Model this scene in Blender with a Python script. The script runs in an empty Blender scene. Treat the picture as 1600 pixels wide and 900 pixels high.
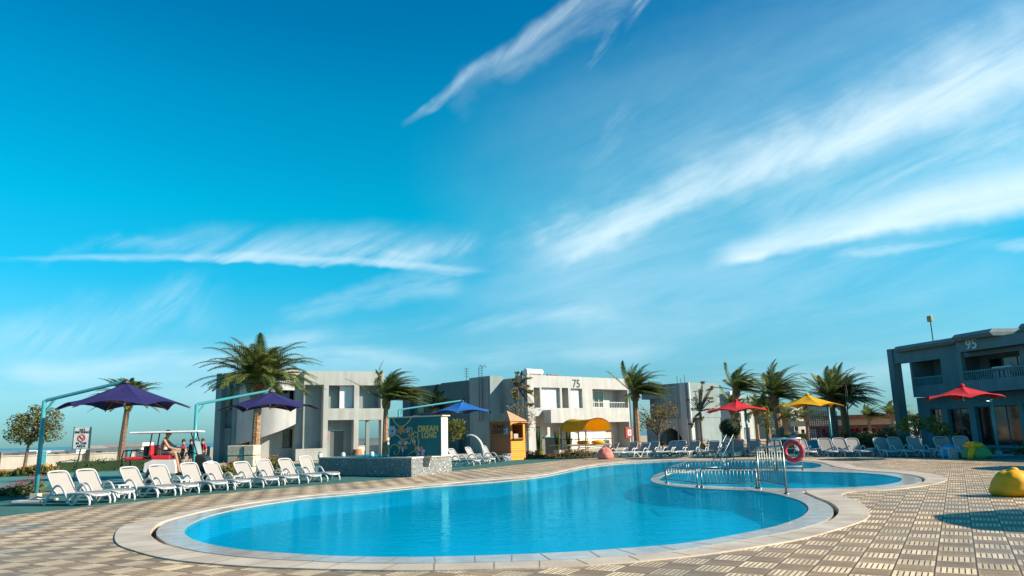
import bpy, bmesh, math, random
from mathutils import Vector, Matrix
from mathutils.geometry import tessellate_polygon
R = math.radians
S = bpy.context.scene
C = S.collection
# ------------------------------------------------------------------ camera
FPX = 1172.0                      # focal length in pixels of the 1600 px wide photograph
CAMH = 1.65
PITCH = math.atan(229.0/FPX)
ROLL = math.atan(0.027)
cam = bpy.data.objects.new('camera', bpy.data.cameras.new('camera'))
C.objects.link(cam); S.camera = cam
CM = Matrix.Rotation(math.pi/2+PITCH, 3, 'X') @ Matrix.Rotation(-ROLL, 3, 'Z')
cam.matrix_world = Matrix.Translation((0, 0, CAMH)) @ CM.to_4x4()
cam.data.sensor_width = 36.0
cam.data.lens = 36.0*FPX/1600.0
cam.data.clip_end = 20000
cam.data.clip_start = 0.1
def ray(px, py): return (CM @ Vector(((px-800)/FPX, (450-py)/FPX, -1.0)))
def gp(px, py, z=0.0):
    d = ray(px, py); t = (z-CAMH)/d.z
    return Vector((d.x*t, d.y*t, z))
def pt(px, py, Y):
    d = ray(px, py); t = Y/d.y
    return Vector((d.x*t, Y, CAMH+d.z*t))
def hor(px): return 679.0-0.027*(px-800)
def at(px, Y): return pt(px, hor(px)+CAMH*FPX/Y*1.02, Y).xy.to_3d()
# ------------------------------------------------------------------ sun and sky
SUN_EL, SUN_AZ = R(28), R(-12)      # azimuth measured from +X towards +Y
sd = Vector((math.cos(SUN_AZ)*math.cos(SUN_EL), math.sin(SUN_AZ)*math.cos(SUN_EL), math.sin(SUN_EL)))
sun = bpy.data.objects.new('sun', bpy.data.lights.new('sun', 'SUN'))
C.objects.link(sun)
sun.data.energy = 4.6; sun.data.angle = R(0.53); sun.data.color = (1.0, 0.86, 0.68)
sun.rotation_euler = sd.to_track_quat('Z', 'Y').to_euler()
S.view_settings.view_transform = 'Standard'
try: S.view_settings.look = 'None'
except Exception: pass
S.view_settings.exposure = 1.05
S.view_settings.gamma = 1.0
W = bpy.data.worlds.new('World'); S.world = W; W.use_nodes = True
wn = W.node_tree.nodes; wl = W.node_tree.links
for n in list(wn): wn.remove(n)
def WN(t, **k):
    n = wn.new(t)
    for a, b in k.items(): setattr(n, a, b)
    return n
def wset(sock, v):
    if isinstance(v, (int, float)): sock.default_value = v
    elif isinstance(v, tuple): sock.default_value = v
    else: wl.new(v, sock)
def M_(op, a, b=0.0, c=0.0, clamp=False):
    n = WN('ShaderNodeMath', operation=op); n.use_clamp = clamp
    wset(n.inputs[0], a); wset(n.inputs[1], b); wset(n.inputs[2], c)
    return n.outputs[0]
def SM(x, a, b):                   # smoothstep a..b
    n = WN('ShaderNodeMapRange', interpolation_type='SMOOTHSTEP')
    wset(n.inputs[0], x); wset(n.inputs[1], a); wset(n.inputs[2], b)
    return n.outputs[0]
tc = WN('ShaderNodeTexCoord')
sep = WN('ShaderNodeSeparateXYZ'); wl.new(tc.outputs['Generated'], sep.inputs[0])
dx, dy, dz = sep.outputs
yy = M_('MAXIMUM', dy, 0.02)
cu, cv = M_('DIVIDE', dx, yy), M_('DIVIDE', dz, yy)      # tangent-plane coordinates of the northern sky
comb = WN('ShaderNodeCombineXYZ'); wl.new(cu, comb.inputs[0]); wl.new(cv, comb.inputs[1])
uv = comb.outputs[0]
def uvp(px, py):
    d = ray(px, py); return d.x/d.y, d.z/d.y
# slow warp of the cloud coordinates
wz = WN('ShaderNodeTexNoise', noise_dimensions='2D'); wl.new(uv, wz.inputs['Vector']); wz.inputs['Scale'].default_value = 5.0; wz.inputs['Detail'].default_value = 4; wz.inputs['Roughness'].default_value = .6
wsep = WN('ShaderNodeSeparateColor'); wl.new(wz.outputs['Color'], wsep.inputs[0])
FIB = {}
for ang_, sx_, sy_, sd_ in ((2, 3.2, 24, .4), (13, 2.6, 17, 1.3), (25, 3.0, 16, .1), (48, 4.2, 18, 1.9)):
    mp = WN('ShaderNodeMapping', vector_type='TEXTURE'); wl.new(uv, mp.inputs[0])
    mp.inputs['Rotation'].default_value = (0, 0, R(ang_)); mp.inputs['Scale'].default_value = (1/sx_, 1/sy_, 1)
    mp.inputs['Location'].default_value = (sd_, sd_*.7, 0)
    nz = WN('ShaderNodeTexNoise', noise_dimensions='2D'); wl.new(mp.outputs[0], nz.inputs['Vector'])
    nz.inputs['Scale'].default_value = 1.0; nz.inputs['Detail'].default_value = 6; nz.inputs['Roughness'].default_value = .64
    nz.inputs['Distortion'].default_value = .35
    FIB[ang_] = nz.outputs[0]
def streak(p0, p1, w0, w1, amp, ang=None, soft=0.5, sx=5.0, sy=26.0, seed=0.0, lo=.42, hi=.75, warp=.05, feather=.15, lowf=1.0):
    """one cirrus band from pixel direction p0 to p1; half widths w0, w1 (photo px)"""
    (u0, v0), (u1, v1) = uvp(*p0), uvp(*p1)
    L = math.hypot(u1-u0, v1-v0); ax, ay = (u1-u0)/L, (v1-v0)/L
    uu = M_('SUBTRACT', M_('MULTIPLY_ADD', M_('SUBTRACT', wsep.outputs[0], .5), warp, cu), u0)
    vv = M_('SUBTRACT', M_('MULTIPLY_ADD', M_('SUBTRACT', wsep.outputs[1], .5), warp, cv), v0)
    s = M_('DIVIDE', M_('ADD', M_('MULTIPLY', uu, ax), M_('MULTIPLY', vv, ay)), L)
    t = M_('SUBTRACT', M_('MULTIPLY', vv, ax), M_('MULTIPLY', uu, ay))
    w = M_('MULTIPLY_ADD', s, (w1-w0)/FPX, w0/FPX)
    if lowf != 1.0: w = M_('MULTIPLY', w, M_('MULTIPLY_ADD', M_('GREATER_THAN', t, 0.0), 1-lowf, lowf))
    q = M_('DIVIDE', M_('ABSOLUTE', t), M_('MAXIMUM', w, .001))
    m = M_('SUBTRACT', 1.0, SM(q, 1-soft*2 if soft < .5 else 0.0, 1.0))
    ends = M_('MULTIPLY', SM(s, 0.0, feather), M_('SUBTRACT', 1.0, SM(s, 1-feather, 1.0)))
    a2 = ang if ang is not None else math.degrees(math.atan2(ay, ax))
    key = min(FIB, key=lambda k: abs(k-a2))
    f = SM(FIB[key], lo, hi)
    return M_('MULTIPLY', M_('MULTIPLY', M_('MULTIPLY', m, ends), f), amp)
CL = [
 streak((790, 432), (1720, 40), 36, 128, .92, lo=-.12, hi=.78, ang=25, warp=.07, lowf=.6),
 streak((760, 420), (1660, 80), 90, 150, .55, lo=.05, hi=.95, ang=25, warp=.10),
 streak((790, 385), (1010, 290), 26, 40, .40, lo=.30, hi=.75, ang=25, warp=.12),
 streak((860, 415), (1000, 330), 14, 24, .60, lo=.26, hi=.75, ang=48, warp=.08),
 streak((1090, 424), (1720, 282), 34, 120, 1.0, lo=-.25, hi=.62, ang=13, warp=.045, feather=.12, lowf=.35),
 streak((650, 420), (1800, -60), 280, 380, .26, lo=-.4, hi=1.1, ang=25, warp=.1, feather=.3),
 streak((1150, 365), (1680, 190), 44, 100, .55, lo=.05, hi=.9, ang=25, warp=.07),
 streak((1280, 410), (1680, 368), 9, 22, .60, lo=.25, hi=.75, ang=13),
 streak((615, 198), (960, -40), 8, 34, .55, lo=.18, hi=.80, ang=48),
 streak((700, 150), (1050, -60), 40, 50, .28, lo=.2, hi=.85, ang=25, warp=.12),
 streak((915, 120), (960, 20), 9, 16, .5, ang=48), streak((965, 80), (1020, -30), 12, 34, .5, ang=48),
 streak((895, 268), (990, 160), 10, 30, .30, lo=.3, hi=.8, ang=48),
 streak((-60, 404), (460, 402), 6, 11, .42, ang=2, lo=.18, hi=.75, warp=.015, feather=.25),
 streak((330, 396), (780, 424), 9, 8, .42, ang=2, lo=.15, hi=.7, warp=.015, feather=.18),
 streak((200, 402), (780, 428), 60, 98, .72, ang=25, lo=.22, hi=.82, warp=.045, feather=.25, lowf=.10),
 streak((560, 416), (780, 365), 12, 34, .42, ang=48, lo=.28, hi=.78, warp=.10, feather=.25),
 streak((40, 400), (300, 385), 16, 26, .26, ang=25, lo=.3, hi=.8, warp=.12),
 streak((430, 505), (740, 425), 18, 44, .52, lo=.15, hi=.9, ang=13, warp=.05),
 streak((-60, 560), (380, 450), 70, 60, .40, ang=48, lo=.22, hi=.85, warp=.10, feather=.3),
 streak((-40, 600), (560, 525), 26, 36, .38, ang=2, lo=.25, hi=.75),
 streak((340, 565), (1100, 545), 22, 30, .34, ang=2, lo=.22, hi=.8),
 streak((500, 540), (1000, 470), 26, 20, .24, ang=13, lo=.32, hi=.75),
 streak((620, 500), (1700, 380), 150, 190, .48, ang=13, lo=-.1, hi=1.1, warp=.08, feather=.3),
 streak((900, 640), (1600, 540), 60, 60, .26, ang=2, lo=.25, hi=.8),
 streak((-200, 610), (800, 585), 75, 75, .34, ang=2, lo=-.1, hi=1.0, feather=.3),
]
acc = CL[0]
for c_ in CL[1:]:
    acc = M_('SUBTRACT', M_('ADD', acc, c_), M_('MULTIPLY', acc, c_))     # screen
acc = M_('MULTIPLY', M_('MULTIPLY', acc, SM(dy, .05, .3)), .90)
sky = WN('ShaderNodeTexSky', sky_type='NISHITA')
sky.sun_disc = False; sky.sun_elevation = SUN_EL; sky.sun_rotation = math.pi/2-SUN_AZ
sky.altitude = 0; sky.air_density = 1.0; sky.dust_density = .6; sky.ozone_density = 2.0
tint = WN('ShaderNodeMix', data_type='RGBA', blend_type='MULTIPLY'); tint.inputs[0].default_value = 1.0
wl.new(sky.outputs[0], tint.inputs[6])
cr = WN('ShaderNodeValToRGB'); wl.new(M_('MULTIPLY', dz, 1.5, clamp=True), cr.inputs[0])
def stops(cr, lst):
    e = cr.color_ramp.elements
    while len(e) > 1: e.remove(e[-1])
    e[0].position, e[0].color = lst[0][0], (*lst[0][1], 1)
    for p, c in lst[1:]:
        x = e.new(p); x.color = (*c, 1)
stops(cr, [(0, (.28, .58, .80)), (.05, (.28, .60, .82)), (.10, (.28, .64, .82)), (.18, (.23, .72, .83)), (.30, (.04, .82, .92)), (.43, (.002, .94, .98)), (.62, (.0, .84, .97)), (.75, (.0, .68, .90)), (1, (.0, .56, .80))])
wl.new(cr.outputs[0], tint.inputs[7])
cmix = WN('ShaderNodeMix', data_type='RGBA'); wl.new(acc, cmix.inputs[0]); wl.new(tint.outputs[2], cmix.inputs[6])
cmix.inputs[7].default_value = (4.9, 5.95, 6.4, 1)
bg = WN('ShaderNodeBackground'); wl.new(cmix.outputs[2], bg.inputs[0]); bg.inputs[1].default_value = 0.087
wo = WN('ShaderNodeOutputWorld'); wl.new(bg.outputs[0], wo.inputs[0])

# ------------------------------------------------------------------ materials
MATS = {}
def mat(name, col, rough=.7, var=.12, scale=6.0, bump=0.0, bscale=None, metal=0.0, spec=.3, island=0.0, trans=0.0, stain=0.0, col2=None, coat=0.0):
    if name in MATS: return MATS[name]
    m = bpy.data.materials.new(name); MATS[name] = m; m.use_nodes = True
    nt = m.node_tree; N = nt.nodes; L = nt.links
    b = N['Principled BSDF']; b.inputs['Roughness'].default_value = rough; b.inputs['Metallic'].default_value = metal
    b.inputs['Specular IOR Level'].default_value = spec; b.inputs['Coat Weight'].default_value = coat
    c1 = Vector(col); c2 = Vector(col2) if col2 else c1
    t = N.new('ShaderNodeTexCoord'); nz = N.new('ShaderNodeTexNoise'); nz.inputs['Scale'].default_value = scale; nz.inputs['Detail'].default_value = 6
    L.new(t.outputs['Object'], nz.inputs['Vector'])
    r = N.new('ShaderNodeValToRGB'); L.new(nz.outputs[0], r.inputs[0])
    e = r.color_ramp.elements; e[0].position = .3; e[1].position = .7
    e[0].color = (*(c1*(1-var)), 1); e[1].color = (*(c2*(1+var)), 1)
    out = r.outputs[0]
    if island:
        g = N.new('ShaderNodeNewGeometry'); hs = N.new('ShaderNodeHueSaturation')
        mr = N.new('ShaderNodeMapRange'); L.new(g.outputs['Random Per Island'], mr.inputs[0]); mr.inputs[3].default_value = 1-island; mr.inputs[4].default_value = 1+island
        mh = N.new('ShaderNodeMapRange'); L.new(g.outputs['Random Per Island'], mh.inputs[0]); mh.inputs[3].default_value = .47; mh.inputs[4].default_value = .52
        L.new(mr.outputs[0], hs.inputs['Value']); L.new(mh.outputs[0], hs.inputs['Hue']); L.new(out, hs.inputs['Color']); out = hs.outputs[0]
    if stain:
        mp = N.new('ShaderNodeMapping'); mp.inputs['Scale'].default_value = (1.6, 1.6, .22); L.new(t.outputs['Object'], mp.inputs[0])
        n2 = N.new('ShaderNodeTexNoise'); n2.inputs['Scale'].default_value = 1.3; n2.inputs['Detail'].default_value = 8; L.new(mp.outputs[0], n2.inputs['Vector'])
        r2 = N.new('ShaderNodeMapRange'); L.new(n2.outputs[0], r2.inputs[0]); r2.inputs[1].default_value = .38; r2.inputs[2].default_value = .68
        r2.inputs[3].default_value = 1.0; r2.inputs[4].default_value = 1-stain
        mm = N.new('ShaderNodeMix'); mm.data_type = 'RGBA'; mm.blend_type = 'MULTIPLY'; mm.inputs[0].default_value = 1
        L.new(out, mm.inputs[6]); L.new(r2.outputs[0], mm.inputs[7]); out = mm.outputs[2]
    L.new(out, b.inputs['Base Color'])
    if bump:
        n3 = N.new('ShaderNodeTexNoise'); n3.inputs['Scale'].default_value = bscale or scale*5; n3.inputs['Detail'].default_value = 5; L.new(t.outputs['Object'], n3.inputs['Vector'])
        bp = N.new('ShaderNodeBump'); bp.inputs['Strength'].default_value = bump; bp.inputs['Distance'].default_value = .02
        L.new(n3.outputs[0], bp.inputs['Height']); L.new(bp.outputs[0], b.inputs['Normal'])
    if trans:
        tr = N.new('ShaderNodeBsdfTranslucent'); L.new(out, tr.inputs[0]); mx = N.new('ShaderNodeMixShader'); mx.inputs[0].default_value = trans
        L.new(b.outputs[0], mx.inputs[1]); L.new(tr.outputs[0], mx.inputs[2]); L.new(mx.outputs[0], N['Material Output'].inputs[0])
    return m
white_plastic = mat('white_plastic', (.44, .465, .48), .38, .04, 3, spec=.5)
sling = mat('sling_fabric', (.30, .28, .265), .8, .05, 40, bump=.15)
teal_metal = mat('teal_paint', (.05, .27, .31), .4, .08, 3, spec=.5)
blue_fab = mat('indigo_canvas', (.022, .020, .11), .85, .1, 3, bump=.2, bscale=2.5, trans=.12)
azure_fab = mat('azure_canvas', (.012, .12, .42), .85, .1, 3, bump=.2, bscale=2.5, trans=.12)
red_fab = mat('red_canvas', (.62, .02, .035), .85, .1, 3, bump=.2, bscale=2.5, trans=.15)
yel_fab = mat('yellow_canvas', (.80, .46, .010), .85, .08, 3, bump=.2, bscale=2.5, trans=.35)
wood_rib = mat('wood_ribs', (.30, .11, .05), .6, .2, 9)
plaster_a = mat('grey_plaster', (.385, .39, .37), .9, .07, 1.2, bump=.25, stain=.20)
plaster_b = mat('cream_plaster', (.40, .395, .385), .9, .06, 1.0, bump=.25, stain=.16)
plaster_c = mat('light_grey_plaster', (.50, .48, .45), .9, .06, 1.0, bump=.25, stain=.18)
plaster_d = mat('shade_slate_plaster', (.13, .21, .23), .85, .08, 1.0, bump=.25, stain=.15)  # walls turned from the sun: teal shade put into the colour
plaster_e = mat('shade_grey_plaster', (.21, .26, .27), .85, .08, 1.0, bump=.25, stain=.18)  # shaded copy of the wall plasters, shade put into the colour
plaster_f = mat('shade_teal_plaster', (.075, .125, .135), .85, .1, 1.0, bump=.25, stain=.18)  # wing of building 75: its shade painted in as a darker colour
roof_trim = mat('roof_coping', (.55, .50, .46), .85, .08, 2)
dark_glass = mat('dark_glass', (.012, .016, .018), .06, .2, 2, spec=.8)
curtain = mat('curtain', (.35, .33, .30), .9, .15, 5)
shutter = mat('white_shutter', (.66, .66, .66), .7, .05, 5)
frame_w = mat('window_frame', (.6, .6, .58), .5, .05, 5)
frame_d = mat('dark_frame', (.04, .06, .07), .5, .1, 5)
door_grey = mat('grey_door', (.10, .11, .11), .6, .08, 5)
steel = mat('stainless_steel', (.24, .27, .26), .42, .08, 20, metal=1.0)
dark_metal = mat('dark_metal', (.03, .035, .035), .5, .1, 5)
bark = mat('palm_bark', (.23, .13, .075), .95, .3, 9, bump=.6, island=.0, col2=(.32, .19, .11))
bark_d = mat('dark_bark', (.16, .11, .08), .95, .3, 9, bump=.5)
frond = mat('palm_frond', (.085, .130, .035), .55, .25, 2, island=.6, trans=.38, spec=.4, col2=(.19, .21, .06))
dry = mat('dry_boots', (.36, .19, .08), .9, .3, 12, bump=.4, island=.2)
leaf_g = mat('leaf_green', (.055, .085, .02), .6, .3, 1.5, island=.45, trans=.2, col2=(.10, .11, .02))
leaf_o = mat('leaf_olive', (.13, .11, .02), .65, .35, 1.5, island=.5, trans=.25, col2=(.25, .15, .015))
leaf_d = mat('leaf_dark', (.022, .045, .014), .6, .3, 1.5, island=.4, trans=.15)
leaf_y = mat('leaf_yellow_green', (.20, .20, .02), .6, .35, 1.5, island=.5, trans=.25)
flower_r = mat('flower_red', (.55, .03, .03), .7, .3, 10, island=.4)
flower_p = mat('flower_pink', (.6, .05, .12), .7, .3, 10, island=.4)
flower_y = mat('flower_yellow', (.7, .42, .03), .7, .3, 10, island=.4)
# ------------------------------------------------------------------ mesh helpers
class MB:
    def __init__(s): s.v = []; s.f = []
    def add(s, vs, fs, X=None):
        n = len(s.v)
        s.v += [tuple(X @ Vector(v)) if X is not None else tuple(v) for v in vs]
        s.f += [tuple(i+n for i in f) for f in fs]; return s
    def box(s, x0, y0, z0, x1, y1, z1, X=None):
        return s.add([(x0,y0,z0),(x1,y0,z0),(x1,y1,z0),(x0,y1,z0),(x0,y0,z1),(x1,y0,z1),(x1,y1,z1),(x0,y1,z1)],
                     [(0,3,2,1),(4,5,6,7),(0,1,5,4),(1,2,6,5),(2,3,7,6),(3,0,4,7)], X)
    def tube(s, pts, r, n=8, closed=False, X=None, flat=1.0):
        pts = [Vector(p) for p in pts]; m = len(pts)
        rr = r if isinstance(r, (list, tuple)) else [r]*m
        vs = []; fs = []; up = None
        for i, p in enumerate(pts):
            a = pts[(i-1) % m] if (closed or i) else p; b = pts[(i+1) % m] if (closed or i < m-1) else p
            d = (b-a); d = d.normalized() if d.length > 1e-9 else Vector((0, 0, 1))
            if up is None: up = Vector((0, 0, 1)) if abs(d.z) < .9 else Vector((1, 0, 0))
            x = d.cross(up); x = x.normalized() if x.length > 1e-6 else d.orthogonal().normalized(); y = x.cross(d).normalized(); up = y
            for k in range(n):
                t = 2*math.pi*k/n
                vs.append(p + x*math.cos(t)*rr[i] + y*math.sin(t)*rr[i]*flat)
        for i in range(m if closed else m-1):
            j = (i+1) % m
            for k in range(n):
                l = (k+1) % n; fs.append((i*n+k, i*n+l, j*n+l, j*n+k))
        if not closed: fs.append(tuple(range(n))[::-1]); fs.append(tuple((m-1)*n+k for k in range(n)))
        return s.add(vs, fs, X)
    def lathe(s, prof, n=24, X=None):
        vs = []; fs = []; m = len(prof)
        for r, z in prof:
            for k in range(n): t = 2*math.pi*k/n; vs.append((r*math.cos(t), r*math.sin(t), z))
        for i in range(m-1):
            for k in range(n):
                l = (k+1) % n; fs.append((i*n+k, i*n+l, (i+1)*n+l, (i+1)*n+k))
        fs.append(tuple(range(n))[::-1]); fs.append(tuple((m-1)*n+k for k in range(n)))
        return s.add(vs, fs, X)
    def prism(s, poly, z0, z1, X=None):
        n = len(poly); vs = [(x, y, z0) for x, y in poly]+[(x, y, z1) for x, y in poly]
        fs = [tuple(range(n))[::-1], tuple(range(n, 2*n))]+[(i, (i+1) % n, n+(i+1) % n, n+i) for i in range(n)]
        return s.add(vs, fs, X)
    def sheet(s, loops, z, X=None):
        pl = [[Vector((p[0], p[1], 0)) for p in l] for l in loops]
        vs = [(v.x, v.y, z) for l in pl for v in l]
        fs = []
        for t in tessellate_polygon(pl):
            a, b, c = (Vector(vs[i]) for i in t)
            fs.append(t if (b-a).cross(c-a).z > 0 else t[::-1])
        return s.add(vs, fs, X)
    def skirt(s, loop, z0, z1):
        n = len(loop); vs = [(p[0], p[1], z0) for p in loop]+[(p[0], p[1], z1) for p in loop]
        return s.add(vs, [(i, (i+1) % n, n+(i+1) % n, n+i) for i in range(n)])
    def ell(s, c, r, n=14, m=9, X=None, f=None):
        vs = []; fs = []; c = Vector(c)
        for i in range(m+1):
            a = math.pi*i/m
            for k in range(n):
                t = 2*math.pi*k/n; q = Vector((math.sin(a)*math.cos(t), math.sin(a)*math.sin(t), math.cos(a)))
                g = f(q) if f else 1.0
                vs.append(c+Vector((q.x*r[0]*g, q.y*r[1]*g, q.z*r[2]*g)))
        for i in range(m):
            for k in range(n):
                l = (k+1) % n; fs.append((i*n+k, (i+1)*n+k, (i+1)*n+l, i*n+l))
        return s.add(vs, fs, X)
    def build(s, name, m, parent=None, smooth=False, bevel=0.0, loc=None, rz=None):
        me = bpy.data.meshes.new(name); me.from_pydata([tuple(v) for v in s.v], [], s.f); me.validate(); me.update()
        if m: me.materials.append(m)
        o = bpy.data.objects.new(name, me); C.objects.link(o)
        if smooth:
            me.polygons.foreach_set('use_smooth', [True]*len(me.polygons))
        if parent: o.parent = parent
        if loc is not None: o.location = loc
        if rz is not None: o.rotation_euler.z = rz
        if bevel:
            b = o.modifiers.new('bevel', 'BEVEL'); b.width = bevel; b.segments = 2; b.limit_method = 'ANGLE'; b.angle_limit = R(40)
        return o
def tag(o, label, cat, group=None, kind=None):
    o['label'] = label; o['category'] = cat
    if group: o['group'] = group
    if kind: o['kind'] = kind
    return o
def thing(name, label, cat, loc=(0, 0, 0), rz=0.0, group=None):
    o = bpy.data.objects.new(name, None); C.objects.link(o); o.empty_display_size = .3
    o.location = loc; o.rotation_euler = (0, 0, rz); return tag(o, label, cat, group)
def struct(o, kind='structure'): o['kind'] = kind; return o
KIDS = {}
def copy_tree(o, parent=None):
    c = o.copy(); C.objects.link(c)
    if parent is not None: c.parent = parent
    for ch in o.children: copy_tree(ch, c)
    return c
def dup(o, loc, rz, label, group=None, scale=None):
    c = copy_tree(o); c.location = loc; c.rotation_euler = (0, 0, rz); c['label'] = label
    if group: c['group'] = group
    if scale: c.scale = (scale, scale, scale)
    return c
def spline(P, per=6, closed=True):
    P = [Vector(p).to_2d() for p in P]; n = len(P); out = []
    rng = range(n) if closed else range(n-1)
    for i in rng:
        g = (lambda k: P[k % n]) if closed else (lambda k: P[max(0, min(n-1, k))])
        p0, p1, p2, p3 = g(i-1), g(i), g(i+1), g(i+2)
        for k in range(per):
            t = k/per
            out.append(.5*((2*p1)+(p2-p0)*t+(2*p0-5*p1+4*p2-p3)*t*t+(3*p1-p0-3*p2+p3)*t**3))
    if not closed: out.append(P[-1])
    return out
def spl3(P, per=5):
    P = [Vector(p) for p in P]; n = len(P); out = []; g = lambda k: P[max(0, min(n-1, k))]
    for i in range(n-1):
        p0, p1, p2, p3 = g(i-1), g(i), g(i+1), g(i+2)
        for k in range(per):
            t = k/per; out.append(.5*((2*p1)+(p2-p0)*t+(2*p0-5*p1+4*p2-p3)*t*t+(3*p1-p0-3*p2+p3)*t**3))
    out.append(P[-1]); return out
def offset(loop, d):
    n = len(loop); area = sum(loop[i][0]*loop[(i+1) % n][1]-loop[(i+1) % n][0]*loop[i][1] for i in range(n)); sg = 1 if area > 0 else -1
    out = []
    for i in range(n):
        t = (loop[(i+1) % n]-loop[i-1]).normalized(); out.append(loop[i]+Vector((-t.y, t.x))*d*sg)
    return out
def text(s, size, m, parent, X, name='lettering', extrude=.01, spacing=1.0, align='CENTER', bold=0.0):
    cu = bpy.data.curves.new('t', 'FONT'); cu.body = s; cu.size = size; cu.extrude = extrude; cu.align_x = align; cu.align_y = 'CENTER'; cu.space_character = spacing
    cu.offset = bold; cu.space_line = .85
    o = bpy.data.objects.new('t', cu); C.objects.link(o)
    me = bpy.data.meshes.new_from_object(o.evaluated_get(bpy.context.evaluated_depsgraph_get()))
    bpy.data.objects.remove(o); me.name = name; me.materials.clear(); me.materials.append(m); me.transform(X)
    r = bpy.data.objects.new(name, me); C.objects.link(r); r.parent = parent; return r
def TX(x, y, z, sx=1.0):      # text upright on a local x-z facade, facing -y
    return Matrix.Translation((x, y, z)) @ Matrix.Rotation(R(90), 4, 'X') @ Matrix.Diagonal((sx, 1, 1, 1))
# ================================================================== pool outlines (ground points)
def L_(pts, per=5): return spline([gp(*p) for p in pts], per)
O_px = [(179,842),(184,829),(200,821),(240,811),(280,803),(330,793),(400,782),(480,773),(560,765.5),(660,756),(760,747.5),(840,740.5),(880,733.5),(920,726),(960,721.5),(1020,718.5),(1080,717.5),(1160,717),(1230,717.5),(1280,719),(1310,722),(1330,727),(1350,732),(1400,735),(1450,740),(1476,746),(1477,752),(1455,758),(1420,763),(1380,767),(1330,769.5),(1315,775),(1338,783),(1353,793),(1359,802),(1355,811),(1338,819),(1296,832),(1250,844),(1200,853),(1100,868),(1000,878.5),(900,886),(800,890.5),(650,893.5),(533,892),(480,890.5),(400,887.5),(330,882.5),(280,877.5),(240,870.5),(210,862),(186,853)]
S_px = [(235,836),(240,825),(252,817),(280,808.5),(328,797.5),(380,788.5),(440,780),(500,773.5),(560,769.5),(660,759.5),(760,750.8),(840,743.8),(880,736.2),(920,728.2),(960,723.6),(1020,720.6),(1080,719.3),(1160,718.8),(1230,719.5),(1275,721.5),(1296,726.5),(1310,730.5),(1350,736),(1400,739.5),(1436,745),(1446,751),(1430,757),(1380,762.5),(1320,765.2),(1262,767.5),(1275,777),(1300,787.5),(1311,800),(1296,815),(1250,829.5),(1200,839.5),(1066,862),(1000,869.5),(900,876),(800,880),(650,883),(533,881.5),(480,879),(400,875),(340,869),(300,863),(262,854),(246,847)]
M_px = [(288,832),(292,823),(305,815),(330,805.5),(360,798),(400,790.5),(440,784.5),(480,779),(560,772),(660,762),(760,754.5),(840,746.5),(880,739.2),(920,730.8),(960,726),(1020,722.6),(1080,721.2),(1150,720.6),(1220,721),(1254,722),(1276,724.2),(1284,728),(1272,731.5),(1240,733.2),(1180,733),(1100,733.2),(1050,735.5),(1025,742),(1017,751),(1036,757.5),(1080,762.5),(1130,765.3),(1190,768),(1236,778),(1256,786),(1263.5,796),(1252,808),(1228,817.5),(1200,825.5),(1130,839.5),(1066,849.5),(1000,855.5),(900,862.5),(800,867),(650,871),(533,869.5),(480,867),(400,861.5),(360,857),(320,849),(297,841)]
K_px = [(1030,748.5),(1040,741.5),(1062,738),(1110,735.8),(1180,735.6),(1254,737),(1300,738),(1340,739),(1380,742),(1404,746.5),(1409,750),(1400,754.5),(1370,759),(1320,762),(1280,763),(1240,763.5),(1180,762.3),(1110,759.5),(1060,756),(1036,752.5)]
LO, LS, LM, LK = L_(O_px), L_(S_px), L_(M_px), L_(K_px)
LSi = offset(LS, .10)
# deck edge towards the green carpet
DB = [gp(*p).xy for p in [(-260,838),(-100,820),(0,807),(120,794),(300,775),(420,764.5),(533,755),(640,745.5),(707,736.5),(800,727),(880,719),(930,715.2),(1000,713.8),(1100,713),(1360,712.8),(1480,716),(1600,718.5),(1800,724)]]
deck_loop = DB+[Vector((60, 20)), Vector((60, -12)), Vector((-40, -12)), Vector((-40, 12))]
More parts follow.
